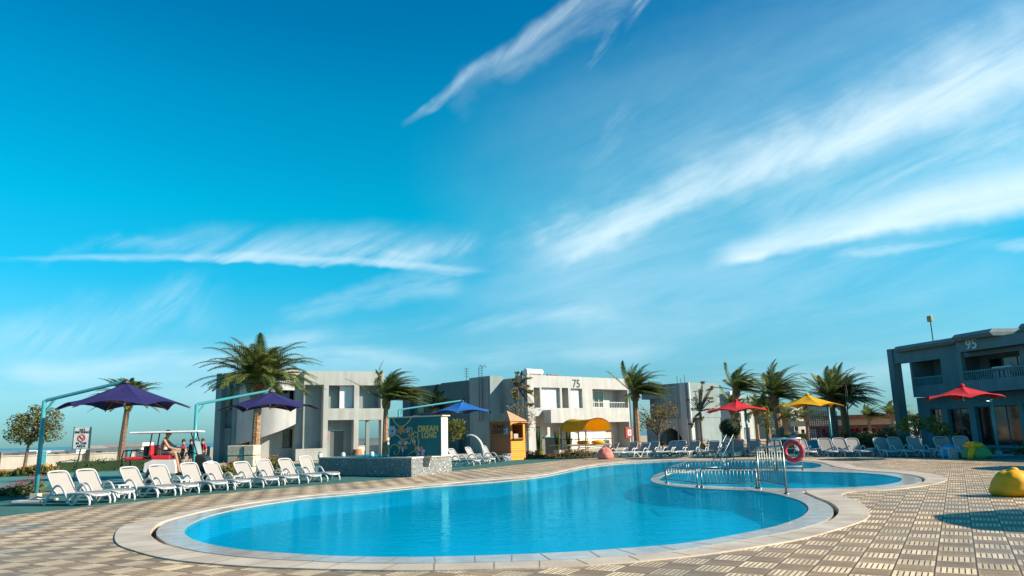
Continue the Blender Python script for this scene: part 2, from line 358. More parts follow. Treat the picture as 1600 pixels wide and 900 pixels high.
# ---- materials of the ground
def nodes(m): m.use_nodes = True; return m.node_tree.nodes, m.node_tree.links, m.node_tree.nodes['Principled BSDF']
def deck_material():
    m = bpy.data.materials.new('deck_pavers'); N, L, b = nodes(m)
    t = N.new('ShaderNodeTexCoord'); mp = N.new('ShaderNodeMapping'); L.new(t.outputs['Object'], mp.inputs[0])
    T = .42
    mp.inputs['Rotation'].default_value = (0, 0, R(30)); mp.inputs['Scale'].default_value = (1/T, 1/T, 1)
    s = N.new('ShaderNodeSeparateXYZ'); L.new(mp.outputs[0], s.inputs[0])
    def m_(op, a, b_=0.0, c=0.0):
        n = N.new('ShaderNodeMath'); n.operation = op
        for i, v in enumerate((a, b_, c)):
            if isinstance(v, (int, float)): n.inputs[i].default_value = v
            else: L.new(v, n.inputs[i])
        return n.outputs[0]
    x, y = s.outputs[0], s.outputs[1]
    fx, fy = m_('FRACT', x), m_('FRACT', y); ix, iy = m_('FLOOR', x), m_('FLOOR', y)
    par = m_('MODULO', m_('ADD', m_('ADD', ix, iy), 1000), 2)                # checker 0/1
    par = m_('ROUND', par)
    a = m_('ADD', m_('MULTIPLY', fx, par), m_('MULTIPLY', fy, m_('SUBTRACT', 1, par)))    # coordinate across the slats
    ns = 7.0
    sl = m_('FRACT', m_('MULTIPLY', a, ns))
    gap = m_('LESS_THAN', m_('ABSOLUTE', m_('SUBTRACT', sl, .5)), .37)              # 1 on a slat
    ed = m_('MULTIPLY', m_('LESS_THAN', m_('ABSOLUTE', m_('SUBTRACT', fx, .5)), .478), m_('LESS_THAN', m_('ABSOLUTE', m_('SUBTRACT', fy, .5)), .478))
    # slot ends: slats joined near tile edge
    o_ = m_('ADD', m_('MULTIPLY', fy, par), m_('MULTIPLY', fx, m_('SUBTRACT', 1, par)))
    rim = m_('GREATER_THAN', m_('ABSOLUTE', m_('SUBTRACT', o_, .5)), .42)
    solid = m_('MULTIPLY', m_('MAXIMUM', gap, rim), ed)
    cb = N.new('ShaderNodeCombineXYZ'); L.new(ix, cb.inputs[0]); L.new(iy, cb.inputs[1]); L.new(m_('FLOOR', m_('MULTIPLY', a, ns)), cb.inputs[2])
    wn_ = N.new('ShaderNodeTexWhiteNoise'); wn_.noise_dimensions = '3D'; L.new(cb.outputs[0], wn_.inputs[0])
    cb2 = N.new('ShaderNodeCombineXYZ'); L.new(ix, cb2.inputs[0]); L.new(iy, cb2.inputs[1])
    wn2 = N.new('ShaderNodeTexWhiteNoise'); wn2.noise_dimensions = '2D'; L.new(cb2.outputs[0], wn2.inputs[0])
    nz = N.new('ShaderNodeTexNoise'); nz.inputs['Scale'].default_value = .35; nz.inputs['Detail'].default_value = 5; L.new(t.outputs['Object'], nz.inputs[0])
    def mix(f, c1, c2, bt='MIX'):
        n = N.new('ShaderNodeMix'); n.data_type = 'RGBA'; n.blend_type = bt
        for i, v in ((0, f), (6, c1), (7, c2)):
            if isinstance(v, (int, float)): n.inputs[i].default_value = v
            elif isinstance(v, tuple): n.inputs[i].default_value = (*v, 1)
            else: L.new(v, n.inputs[i])
        return n.outputs[2]
    base = mix(par, (.37, .26, .165), (.68, .53, .35))
    mr = N.new('ShaderNodeMapRange'); L.new(wn_.outputs[0], mr.inputs[0]); mr.inputs[3].default_value = .80; mr.inputs[4].default_value = 1.18
    mr2 = N.new('ShaderNodeMapRange'); L.new(wn2.outputs[0], mr2.inputs[0]); mr2.inputs[3].default_value = .82; mr2.inputs[4].default_value = 1.12
    mr3 = N.new('ShaderNodeMapRange'); L.new(nz.outputs[0], mr3.inputs[0]); mr3.inputs[1].default_value = .3; mr3.inputs[2].default_value = .7; mr3.inputs[3].default_value = .82; mr3.inputs[4].default_value = 1.12
    c = mix(1.0, mix(1.0, mix(1.0, base, mr.outputs[0], 'MULTIPLY'), mr2.outputs[0], 'MULTIPLY'), mr3.outputs[0], 'MULTIPLY')
    n4 = N.new('ShaderNodeTexNoise'); n4.inputs['Scale'].default_value = 1.7; n4.inputs['Detail'].default_value = 8; n4.inputs['Roughness'].default_value = .7; L.new(t.outputs['Object'], n4.inputs[0])
    mr4 = N.new('ShaderNodeMapRange'); L.new(n4.outputs[0], mr4.inputs[0]); mr4.inputs[1].default_value = .35; mr4.inputs[2].default_value = .7; mr4.inputs[3].default_value = .74; mr4.inputs[4].default_value = 1.1
    c = mix(1.0, c, mr4.outputs[0], 'MULTIPLY')
    c = mix(solid, (.06, .045, .035), c)
    L.new(c, b.inputs['Base Color'])
    rr = N.new('ShaderNodeMapRange'); L.new(nz.outputs[0], rr.inputs[0]); rr.inputs[1].default_value = .3; rr.inputs[2].default_value = .65; rr.inputs[3].default_value = .32; rr.inputs[4].default_value = .8
    L.new(rr.outputs[0], b.inputs['Roughness']); b.inputs['Specular IOR Level'].default_value = .35
    bp = N.new('ShaderNodeBump'); bp.inputs['Strength'].default_value = .8; bp.inputs['Distance'].default_value = .012; L.new(solid, bp.inputs['Height']); L.new(bp.outputs[0], b.inputs['Normal'])
    return m
deck_m = deck_material()
sand = mat('sandy_ground', (.42, .34, .25), .95, .15, .3, bump=.4, bscale=3)
carpet = mat('green_carpet', (.035, .125, .115), .95, .18, 1.2, bump=.5, bscale=60)
path_m = mat('green_path', (.065, .19, .175), .9, .12, .8, bump=.2)
stone_o = mat('coping_stone', (.45, .36, .27), .55, .14, 1.1, bump=.25, bscale=14, col2=(.50, .43, .35))
def wet_stone():
    m = mat('wet_ledge_stone', (.40, .38, .36), .18, .15, 3.0, bump=.15, bscale=9, spec=.6); return m
ledge_m = wet_stone()
gut = mat('gutter_dark', (.015, .02, .02), .8)
def tile_mat():
    m = bpy.data.materials.new('blue_pool_tiles'); N, L, b = nodes(m)
    t = N.new('ShaderNodeTexCoord'); br = N.new('ShaderNodeTexBrick'); L.new(t.outputs['Object'], br.inputs[0])
    br.offset = 0; br.inputs['Scale'].default_value = 1; br.inputs['Brick Width'].default_value = .12; br.inputs['Row Height'].default_value = .12; br.inputs['Mortar Size'].default_value = .004
    br.inputs['Color1'].default_value = (.0, .50, .80, 1); br.inputs['Color2'].default_value = (.0, .45, .75, 1); br.inputs['Mortar'].default_value = (.0, .50, .75, 1)
    nz = N.new('ShaderNodeTexNoise'); nz.inputs['Scale'].default_value = .12; L.new(t.outputs['Object'], nz.inputs[0])
    mr = N.new('ShaderNodeMapRange'); L.new(nz.outputs[0], mr.inputs[0]); mr.inputs[3].default_value = .82; mr.inputs[4].default_value = 1.2
    mx = N.new('ShaderNodeMix'); mx.data_type = 'RGBA'; mx.blend_type = 'MULTIPLY'; mx.inputs[0].default_value = 1
    L.new(br.outputs[0], mx.inputs[6]); L.new(mr.outputs[0], mx.inputs[7]); L.new(mx.outputs[2], b.inputs['Base Color']); b.inputs['Roughness'].default_value = .9; b.inputs['Specular IOR Level'].default_value = 0.0
    return m
tile_m = tile_mat()
def water_mat(name='pool_water', sc=2.2, st=.13, tintc=(.80, .96, .99), ior=1.075, body=(.0, .35, .52)):
    m = bpy.data.materials.new(name); N, L, b = nodes(m); N.remove(b)
    t = N.new('ShaderNodeTexCoord'); mp = N.new('ShaderNodeMapping'); mp.inputs['Scale'].default_value = (1, 1.6, 1); L.new(t.outputs['Object'], mp.inputs[0])
    n1 = N.new('ShaderNodeTexNoise'); n1.inputs['Scale'].default_value = sc; n1.inputs['Detail'].default_value = 4; n1.inputs['Roughness'].default_value = .55; n1.inputs['Distortion'].default_value = .8; L.new(mp.outputs[0], n1.inputs[0])
    n2 = N.new('ShaderNodeTexNoise'); n2.inputs['Scale'].default_value = .12; n2.inputs['Detail'].default_value = 2; L.new(t.outputs['Object'], n2.inputs[0])
    mr = N.new('ShaderNodeMapRange'); L.new(n2.outputs[0], mr.inputs[0]); mr.inputs[1].default_value = .35; mr.inputs[2].default_value = .65; mr.inputs[3].default_value = .35; mr.inputs[4].default_value = 1.0
    ml = N.new('ShaderNodeMath'); ml.operation = 'MULTIPLY'; L.new(n1.outputs[0], ml.inputs[0]); L.new(mr.outputs[0], ml.inputs[1])
    bp = N.new('ShaderNodeBump'); bp.inputs['Strength'].default_value = st; bp.inputs['Distance'].default_value = .1; L.new(ml.outputs[0], bp.inputs['Height'])
    fr = N.new('ShaderNodeFresnel'); fr.inputs[0].default_value = ior; L.new(bp.outputs[0], fr.inputs[1])
    tr = N.new('ShaderNodeBsdfTransparent'); tr.inputs[0].default_value = (*tintc, 1)
    df = N.new('ShaderNodeBsdfDiffuse'); df.inputs[0].default_value = (*body, 1)      # light scattered back by the water itself
    m1 = N.new('ShaderNodeMixShader'); m1.inputs[0].default_value = .45; L.new(tr.outputs[0], m1.inputs[1]); L.new(df.outputs[0], m1.inputs[2])
    gl = N.new('ShaderNodeBsdfGlossy'); gl.inputs['Roughness'].default_value = .03; gl.inputs[0].default_value = (.12, .56, .72, 1); L.new(bp.outputs[0], gl.inputs['Normal'])
    mx = N.new('ShaderNodeMixShader'); L.new(fr.outputs[0], mx.inputs[0]); L.new(m1.outputs[0], mx.inputs[1]); L.new(gl.outputs[0], mx.inputs[2])
    L.new(mx.outputs[0], N['Material Output'].inputs[0]); return m
water_m = water_mat()
def sea_mat():
    m = mat('sea_water', (.004, .07, .13), .25, .2, .01, bump=.3, bscale=.4, spec=.3); return m
# ---- sheets
big = [Vector((-5000, -200)), Vector((5000, -200)), Vector((5000, 9000)), Vector((-5000, 9000))]
struct(MB().sheet([big, LO], -.03).build('ground', sand))
struct(MB().sheet([deck_loop, LO], .0).skirt([Vector(p) for p in LO], -.2, .0).build('pool_deck', deck_m))
carp = [Vector((-70, -5))]+[Vector((-40, 12))]+DB[:]+[Vector((60, 20)), Vector((75, 20)), Vector((75, 62)), Vector((22, 66)), Vector((-2, 60)), Vector((-14, 58)), Vector((-24, 52)), Vector((-70, 46))]
struct(MB().sheet([carp], -.008).build('green_turf_carpet', carpet))
pth = [Vector((-70, 30)), Vector((-22, 33.5)), Vector((-12, 40)), Vector((-8, 55)), Vector((-24, 50)), Vector((-70, 44))]
struct(MB().sheet([pth], -.003).build('green_path', path_m))
# coping: outer ring, gutter, wet ledge
struct(MB().sheet([LO, LS], .02).skirt(LO, -.2, .02).skirt(LS, -.12, .02).build('pool_coping', stone_o))
struct(MB().sheet([offset(LO, .02), LM, LK], -.12).build('overflow_gutter', gut))
struct(MB().sheet([LSi, LM, LK], .008).skirt(LSi, -.1, .008).skirt(LM, -.06, .008).skirt(LK, -.06, .008).build('pool_ledge', ledge_m))
bas = MB()
for lp, dp in ((LM, -.5), (LK, -.4)):
    bas.sheet([offset(lp, -.01)], dp); bas.skirt(offset(lp, -.01), dp, -.06)
struct(bas.build('pool_basin', tile_m))
struct(MB().sheet([LM], -.012).sheet([LK], -.012).build('pool_water', water_m))
sea = [Vector((-6000, 290)), Vector((-30, 290)), Vector((400, 330)), Vector((6000, 400)), Vector((6000, 8800)), Vector((-6000, 8800))]
struct(MB().sheet([sea], .02).build('sea', sea_mat()))

# joints between the coping stones
jn = MB()
def joints(A, B, step, z):
    d = 0.0; 
    for i in range(len(A)-1):
        d += (A[i+1]-A[i]).length
        if d > step:
            d = 0.0; p = A[i]; q = min(B, key=lambda b: (b-p).length)
            if (q-p).length > 3: continue
            t = (q-p).normalized(); n = Vector((-t.y, t.x))*.007; p2, q2 = p+t*.01, q-t*.01
            jn.add([(p2.x-n.x, p2.y-n.y, z), (q2.x-n.x, q2.y-n.y, z), (q2.x+n.x, q2.y+n.y, z), (p2.x+n.x, p2.y+n.y, z)], [(3, 2, 1, 0)])
joints(LO, LS, .62, .0235); joints(LSi, LM, .5, .0115)
struct(jn.build('coping_joints', mat('grout_dark', (.25, .20, .155), .9)))
# ================================================================== buildings
class Fac:
    """vertical facade plane: origin at ground under photo pixel px at depth Y, running right in direction ang"""
    def __init__(s, px, Y, ang):
        d = ray(px, hor(px)); s.o = Vector((d.x/d.y*Y, Y, 0)); s.a = R(ang); s.t = Vector((math.cos(s.a), math.sin(s.a), 0)); s.n = Vector((-math.sin(s.a), math.cos(s.a), 0))
    def at(s, px, py, off=0.0):
        d = ray(px, py); o = s.o+s.n*off; c = Vector((0, 0, CAMH))
        t = (o-c).dot(s.n)/d.dot(s.n); p = c+d*t
        return (p-s.o).dot(s.t), p.z
    def rect(s, x0, y0, x1, y1, off=0.0):
        a = s.at(x0, (y0+y1)/2, off)[0]; b = s.at(x1, (y0+y1)/2, off)[0]; xm = (x0+x1)/2
        return a, b, s.at(xm, y1, off)[1], s.at(xm, y0, off)[1]
def wall(mb, x0, x1, z0, z1, holes, ya, yb):
    """one solid wall from ya (front) to yb with rectangular holes (x0,x1,z0,z1) right through"""
    hs = [(max(x0, a), min(x1, b), max(z0, c), min(z1, d)) for a, b, c, d in holes]
    xs = sorted({x0, x1, *[h[0] for h in hs], *[h[1] for h in hs]}); zs = sorted({z0, z1, *[h[2] for h in hs], *[h[3] for h in hs]})
    nx, nz = len(xs)-1, len(zs)-1
    full = [[not any(h[0]-1e-6 <= (xs[i]+xs[i+1])/2 <= h[1] and h[2] <= (zs[j]+zs[j+1])/2 <= h[3] for h in hs) for j in range(nz)] for i in range(nx)]
    F_ = lambda i, j: 0 <= i < nx and 0 <= j < nz and full[i][j]
    for i in range(nx):
        for j in range(nz):
            if not full[i][j]: continue
            a, b, c, d = xs[i], xs[i+1], zs[j], zs[j+1]
            mb.add([(a,ya,c),(b,ya,c),(b,ya,d),(a,ya,d)], [(0,1,2,3)]); mb.add([(a,yb,c),(b,yb,c),(b,yb,d),(a,yb,d)], [(3,2,1,0)])
            if not F_(i-1, j): mb.add([(a,ya,c),(a,ya,d),(a,yb,d),(a,yb,c)], [(0,1,2,3)])
            if not F_(i+1, j): mb.add([(b,ya,c),(b,ya,d),(b,yb,d),(b,yb,c)], [(3,2,1,0)])
            if not F_(i, j-1): mb.add([(a,ya,c),(b,ya,c),(b,yb,c),(a,yb,c)], [(3,2,1,0)])
            if not F_(i, j+1): mb.add([(a,ya,d),(b,ya,d),(b,yb,d),(a,yb,d)], [(0,1,2,3)])
    return mb
def window(parent, a, b, c, d, y, nx=2, nz=1, fm=None, gm=None, t=.06, curt=False, name='window'):
    """frame with mullions, a pane behind it as sub-part"""
    m = MB(); m.box(a, y-.04, c, b, y+.04, c+t); m.box(a, y-.04, d-t, b, y+.04, d)
    m.box(a, y-.04, c+t, a+t, y+.04, d-t); m.box(b-t, y-.04, c+t, b, y+.04, d-t)
    for k in range(1, nx): x = a+(b-a)*k/nx; m.box(x-t/2, y-.035, c+t, x+t/2, y+.035, d-t)
    for k in range(1, nz): z = c+(d-c)*k/nz; m.box(a+t, y-.03, z-t/2, b-t, y+.03, z+t/2)
    f = m.build(name, fm or frame_w, parent)
    MB().box(a+t*.5, y-.008, c+t*.5, b-t*.5, y+.008, d-t*.5).build('pane', gm or dark_glass, f)
    return f
def arcwall(mb, cx, cy, r, t0, t1, zb, zt, th=.2, n=28):
    """curved wall, zb/zt functions of the parameter 0..1; angles in degrees"""
    vs = []; fs = []
    for i in range(n+1):
        u = i/n; t = R(t0+(t1-t0)*u)
        for rr in (r, r-th):
            for z in (zb(u), zt(u)): vs.append((cx+rr*math.cos(t), cy+rr*math.sin(t), z))
    for i in range(n):
        a, b = i*4, i*4+4
        fs += [(a, b, b+1, a+1), (a+2, a+3, b+3, b+2), (a+1, b+1, b+3, a+3), (a, a+2, b+2, b)]
    fs += [(0, 1, 3, 2), (n*4, n*4+2, n*4+3, n*4+1)]
    return mb.add(vs, fs)
# ------------------------------------------------------------------ building with the round stair
F1 = Fac(473, 64, 24)
b1 = thing('apartment_building', 'two storey grey building with rounded stair tower behind the tallest palm', 'building', F1.o, F1.a)
top1 = F1.at(500, 579.5)[1]
xR = F1.at(600.5, 650)[0]
x = lambda px, py=650: F1.at(px, py)[0]
z = lambda py, px=540: F1.at(px, py)[1]
zf = 3.62
h = [(x(474.5), x(505), .75, z(601, 490)), (x(513), x(553), z(638), z(602)), (x(561), x(595), z(638, 578), z(602, 578)),
     (x(512.5), x(553), .02, z(656)), (x(560.5), x(596), .02, z(656, 578))]
w = MB(); wall(w, 0, xR, 0, top1, h, 0, 1.0)
w.build('front_wall', plaster_a, b1)
w = MB(); wall(w, 0, x(556), 0, top1-.25, [(x(520), x(541), 0.02, 2.42)], 1.003, 1.25)
w.box(x(556), 1.003, zf, xR, 1.25, top1-.25); w.box(x(556), 1.003, 0, x(556)+.25, 5.4, zf-.3); w.box(x(556)+.003, 1.003, zf-.3, xR, 6.0, zf-.003)
w.box(0, 1.26, top1-.4, xR-.003, 6.3, top1-.25); w.box(xR-.25, 1.255, zf, xR-.003, 6.3, top1-.41); w.box(0, 1.255, 0, .25, 6.3, top1-.41); w.box(0.26, 6.0, zf, xR-.26, 6.25, top1-.42)
w.box(xR-.32, 5.6, 0, xR-.003, 5.95, zf-.302)
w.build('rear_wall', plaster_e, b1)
m_ = MB().box(x(520)+.02, 1.08, .03, x(541)-.02, 1.13, 2.40).build('door', door_grey, b1)
MB().box(x(540)-.12, 1.03, 1.0, x(540)-.06, 1.08, 1.15).build('handle', steel, m_)
window(b1, x(532), x(553)-.02, z(637.5), z(602.5), .55, 2, 1, frame_w, shutter, name='window')
MB().box(x(500), .12, .0, x(473)+.02, .5, .74).box(x(462), -.6, 0, x(505), -.02, .95).build('low_wall', plaster_a, b1)
r_ = MB().box(x(512.6)+.02, .90, 1.55, x(515.6)+.05, 1.0, 2.15).build('fire_extinguisher', mat('red_enamel', (.5, .02, .03), .4), b1, bevel=.02)
# rounded stair tower, in b1's local frame
def loc1(px, Y):
    d = ray(px, hor(px)); p = Vector((d.x/d.y*Y, Y, 0))-F1.o; return p.dot(F1.t), p.dot(F1.n)
cx, cy = loc1(424, 65.6); rr = 2.75
ang = lambda u: 0
Yf = 62.9
zpx = lambda px, py, Y=Yf: pt(px, py, Y).z
th_of = lambda px: None
def zs_low(u):      # lower edge of the sloping parapet: left to right
    return [2.1, 1.8, 1.95, 2.35, 3.0][int(u*3.999)]*(1-(u*4 % 1)) + [2.1, 1.8, 1.95, 2.35, 3.0][min(4, int(u*3.999)+1)]*(u*4 % 1) if u < 1 else 3.0
t0, t1 = 180-24-6, 360-24+6    # world left .. right, converted to the local frame (minus facade angle)
st_top = zpx(430, 576)
up = MB()
arcwall(up, cx, cy, rr, 180-40, 282-24, lambda u: zpx(430, 668) if u > 1 else 0.0 if u < .36 else 4.4, lambda u: st_top, .25, 40)
arcwall(up, cx, cy, rr, 282-24+.02, 346-24, lambda u: zpx(440, 612) if u < .34 else (zpx(455, 608.5) if u < .72 else zpx(468, 602)), lambda u: st_top, .25, 40)
up.build('stair_tower_wall', plaster_b, b1, smooth=False)
lo = MB()
arcwall(lo, cx, cy, rr+.12, 206-24, 350-24, lambda u: zpx(424, 690)-.1+2.0*max(0, (u-.12))**1.5*1.2, lambda u: zpx(424, 640)+.12, .22, 48)
lo.build('stair_parapet', plaster_b, b1)
MB().lathe([(.28, 0), (.28, 7.0)], 20, Matrix.Translation((cx+.1, cy-.3, 0))).build('column', plaster_b, b1, smooth=True)
bw = MB(); xa, ya_ = loc1(395, 67); xb, _ = loc1(473, 67)
q = lambda px: loc1(px, 66.4)[0]
wall(bw, q(386), -.003, 0, 7.4, [(q(438), q(461), zpx(450, 700, 66), zpx(450, 671, 66)), (q(436), q(462), 4.2, 6.5)], 1.8, 2.05)
bw.box(q(386), 2.1, 0, -.003, 6, .2)
bw.box(-.62, .6, 0, -.003, 1.78, 7.2)
bw.build('stair_back_wall', plaster_a, b1)
window(b1, q(438), q(461), zpx(450, 700, 66), zpx(450, 671, 66), 1.95, 2, 1, frame_d, name='window')
MB().box(q(436), 2.5, 4.2, q(462), 2.56, 6.5).build('dark_opening', dark_glass, b1)
# left wing, its unlit side put into a dark plaster colour
F1b = Fac(333.5, 65.2, -20)
xa = lambda px, py=650: F1b.at(px, py)[0]
za = lambda py, px=350: F1b.at(px, py)[1]
X1 = Matrix.Translation(Vector((0, 0, 0))) @ Matrix.Rotation(F1b.a-F1.a, 4, 'Z'); dl = F1b.o-F1.o
X1 = Matrix.Translation((dl.dot(F1.t), dl.dot(F1.n), 0)) @ Matrix.Rotation(F1b.a-F1.a, 4, 'Z')
wl1 = MB(); tz = za(583)
wl1.box(0, 0, 0, xa(344.5), 5, tz, X1)
wl1.box(xa(344.5)+.003, .45, 0, xa(356), 5, za(669), X1).box(xa(344.5)+.003, .45, za(640), xa(352), 5, za(603), X1)
wl1.box(xa(344.5)+.003, .8, 0, xa(378), 5.002, tz-.35, X1).box(xa(344.5)+.003, .1, tz-.5, xa(378), .798, tz, X1)
wl1.box(xa(362), .05, 0, xa(379), .796, tz-.504, X1)
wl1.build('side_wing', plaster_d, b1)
MB().box(xa(376), -.05, za(669), xa(384), .04, za(648), X1).build('window', shutter, b1)
# ------------------------------------------------------------------ building 75
F2 = Fac(826, 72, 42)
b2 = thing('apartment_building', 'cream two storey building numbered 75 behind the wooden towel booth and yellow canopy', 'building', F2.o, F2.a)
x = lambda px, py=640: F2.at(px, py)[0]
z = lambda py, px=880: F2.at(px, py)[1]
T2 = z(586, 840); xe = x(983)
H = [(x(835), x(844.5), z(637, 840), z(605.5, 840)), (x(847), x(876), z(637.5, 860), z(605.5, 860)), (x(879), x(889), z(637.5, 884), z(606, 884)), (x(893), x(911), z(637.5, 902), z(607, 902)),
     (x(927), x(982), z(637, 955), z(608.5, 955)), (x(836), x(889), .0, z(650, 862)), (x(890.5), x(982), 0, z(659.5, 935))]
w = MB(); wall(w, 0, xe, 0, T2, H, 0, 1.6)
w.box(x(848), -1.1, z(661, 866), x(885), -.003, z(641, 866))
w.box(0, 1.61, T2-.35, xe, 11, T2-.2)
w.build('front_wall', plaster_b, b2)
w = MB(); wall(w, 0, xe+.2, 0, T2-.3, [(x(929, 625), x(960, 625), z(636, 945), z(610, 945))], 1.603, 1.85); w.box(xe-.004, .05, 0, xe+.35, 1.6, T2-.1)
w.build('rear_wall', plaster_c, b2)
for (a, b, c, d) in (H[1], H[3]):
    s_ = MB()
    n_ = 16
    for k in range(n_): zz = c+(d-c)*k/n_; s_.box(a+.03, .32, zz+.02, b-.03, .38, zz+(d-c)/n_-.015)
    s_.box((a+b)/2-.04, .30, c, (a+b)/2+.04, .40, d); s_.box(a, .385, c, b, .42, d)
    s_.build('shutter', shutter, b2)
window(b2, x(937, 625), x(960, 625), z(636, 945), z(610, 945), 1.55, 3, 1, frame_w, dark_glass, name='balcony_door')
window(b2, H[5][0]+.9, H[5][0]+2.1, .05, 2.3, 1.55, 1, 1, frame_d, dark_glass, name='door')
window(b2, x(893), x(914), .4, 2.5, 1.5, 2, 1, frame_w, shutter, name='window')
window(b2, x(920), x(961), .2, 2.6, 1.5, 4, 1, frame_w, shutter, name='sliding_door')
rl = MB()
a, b = H[4][0]+.05, H[4][1]-.05; zz = H[4][2]
for k in range(22): xx = a+(b-a)*k/21; rl.box(xx-.012, .3, zz, xx+.012, .33, zz+.55)
rl.box(a, .28, zz+.55, b, .35, zz+.6).build('balcony_railing', frame_w, b2)
text('75', 1.15, mat('dark_numeral', (.02, .06, .07), .5), b2, TX(x(902), -.03, z(600, 902), 1.0), 'house_number', .02, bold=.0)
MB().lathe([(.11, 0), (.11, T2-1.0)], 12, Matrix.Translation((xe+.55, -.4, 0))).tube([(xe+.55, -.4, T2-1.0), (xe+.3, 0, T2-.1)], .1).build('drain_pipe', frame_w, b2, smooth=True)
tk = MB().tube([(1.2, 1.5, T2+.45), (3.4, 1.5, T2+.45)], .30, 16).box(1.3, 1.2, T2-.1, 1.4, 1.8, T2+.2).box(3.1, 1.2, T2-.1, 3.2, 1.8, T2+.2)
tk.build('solar_water_tank', frame_w, b2, smooth=False)
MB().lathe([(.22, T2), (.22, T2+.2), (.05, T2+.5)], 12, Matrix.Translation((.6, 1.3, 0))).build('roof_vent', dark_metal, b2)
for k in range(4): MB().box(x(881+k*7), 2.0+.2*k, T2-.1, x(884+k*7), 2.3+.2*k, T2+.35).build('rooftop_unit', mat('rusty_metal', (.22, .10, .07), .7, .3), b2)
# recessed link and shaded wing facing left (perpendicular)
wg = MB()
def Fr(u0, v0, z0, u1, v1, z1): wg.box(u0, v0, z0, u1, v1, z1)
# side wing runs back-left from the front corner: local -y is front, so it extends along +y with its face at x<0
Fr(-.28, .35, 0, -.003, 1.4, T2-.1)                        # bright strip edge
Fr(-.55, 1.4, 0, -.003, 3.2, T2-.35)                       # dark recess block
Fr(-2.1, 3.0, 0, -.55, 3.4, T2+.05)
Fr(-2.1, 3.41, 0, -.003, 6.2, T2+.05)
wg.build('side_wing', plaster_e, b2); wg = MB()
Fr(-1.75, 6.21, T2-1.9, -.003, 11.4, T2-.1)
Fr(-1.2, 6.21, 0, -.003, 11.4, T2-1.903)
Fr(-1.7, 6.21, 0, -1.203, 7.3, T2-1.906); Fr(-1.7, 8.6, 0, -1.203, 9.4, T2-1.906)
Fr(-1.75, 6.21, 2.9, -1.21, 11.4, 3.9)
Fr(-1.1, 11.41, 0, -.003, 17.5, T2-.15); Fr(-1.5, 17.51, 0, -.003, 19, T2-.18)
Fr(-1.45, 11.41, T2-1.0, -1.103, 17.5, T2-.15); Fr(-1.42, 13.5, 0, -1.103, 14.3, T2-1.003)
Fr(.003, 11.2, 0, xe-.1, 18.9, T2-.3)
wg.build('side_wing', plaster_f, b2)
for (u, v) in ((-1.21, 7.6), (-1.11, 12.2), (-1.11, 15.4)):
    MB().box(u-.05, v, 4.2, u+.02, v+1.1, 6.1).build('window', dark_glass, b2)
ld = MB()
for v in (3.9, 4.4): ld.tube([(-2.32, v, 3.0), (-2.32, v, T2+.9), (-2.0, v, T2+1.15), (-1.8, v, T2+.9)], .03, 6)
for k in range(22): ld.tube([(-2.32, 3.9, 3.1+.25*k), (-2.32, 4.4, 3.1+.25*k)], .02, 5)
ld.build('roof_ladder', frame_d, b2)
an = MB().tube([(-1, 8, T2-.1), (-1, 8, T2+1.3)], .03, 5)
for k in range(4): an.tube([(-1.3, 8, T2+.4+.25*k), (-.7, 8, T2+.4+.25*k)], .02, 5)
an.build('roof_antenna', dark_metal, b2)
for (u, v, zz_) in ((-1.62, 8.0, 3.95), (-1.5, 12.6, .3), (-1.5, 16.0, 3.4)):
    ac = MB().box(u-.12, v, zz_, u+.35, v+.85, zz_+.6).build('air_conditioner', frame_w, b2, bevel=.02)
    MB().lathe([(.22, 0), (.22, .02)], 16, Matrix.Translation((u-.14, v+.4, zz_+.3)) @ Matrix.Rotation(R(90), 4, 'Y')).build('fan_grille', dark_metal, ac)
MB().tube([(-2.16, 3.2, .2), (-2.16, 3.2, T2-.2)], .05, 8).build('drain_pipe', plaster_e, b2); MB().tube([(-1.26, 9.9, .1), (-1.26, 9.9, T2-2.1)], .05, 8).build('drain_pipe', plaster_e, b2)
fb = thing('fire_hose_cabinet', 'red framed fire hose cabinet on the ground floor wall beside the tall palm trunk', 'fire cabinet', F2.o+F2.t*x(977.5, 675)+F2.n*(-.42), F2.a)
zc = z(676, 978); s2 = .55
MB().box(-s2-.06, -.1, zc-s2, s2, .1, zc+s2).build('cabinet_frame', mat('cabinet_red', (.28, .03, .03), .5), fb, bevel=.03)
MB().box(-.3, -.13, zc-.3, .25, -.101, zc+.3).build('cabinet_glass', frame_w, fb); MB().tube([(.12*math.cos(t*.5), -.14, zc+.12*math.sin(t*.5)) for t in range(13)], .035, 6).build('hose_reel', dark_metal, fb)
# ------------------------------------------------------------------ third building
F3 = Fac(1036, 90, -50)
b3 = thing('apartment_building', 'pale grey building with windowless side wall just right of the wind-blown palm', 'building', F3.o, F3.a)
x = lambda px, py=640: F3.at(px, py)[0]
z = lambda py, px=1050: F3.at(px, py)[1]
T3 = z(599.5, 1050); L3 = x(1077)
xl = x(1001)
w = MB(); w.box(0, 0, 3.0, L3, 6, T3); w.box(xl, 1.8, 0, -.003, 7, T3-.05); w.box(xl, .3, T3-1.6, -.003, 1.797, T3-.052)
w.box(xl*.45, .6, 0, -.01, 1.795, T3-1.61)
w.box(.4, 2.2, 0, L3-.05, 5.9, 2.997)
w.build('side_wall', plaster_e, b3)
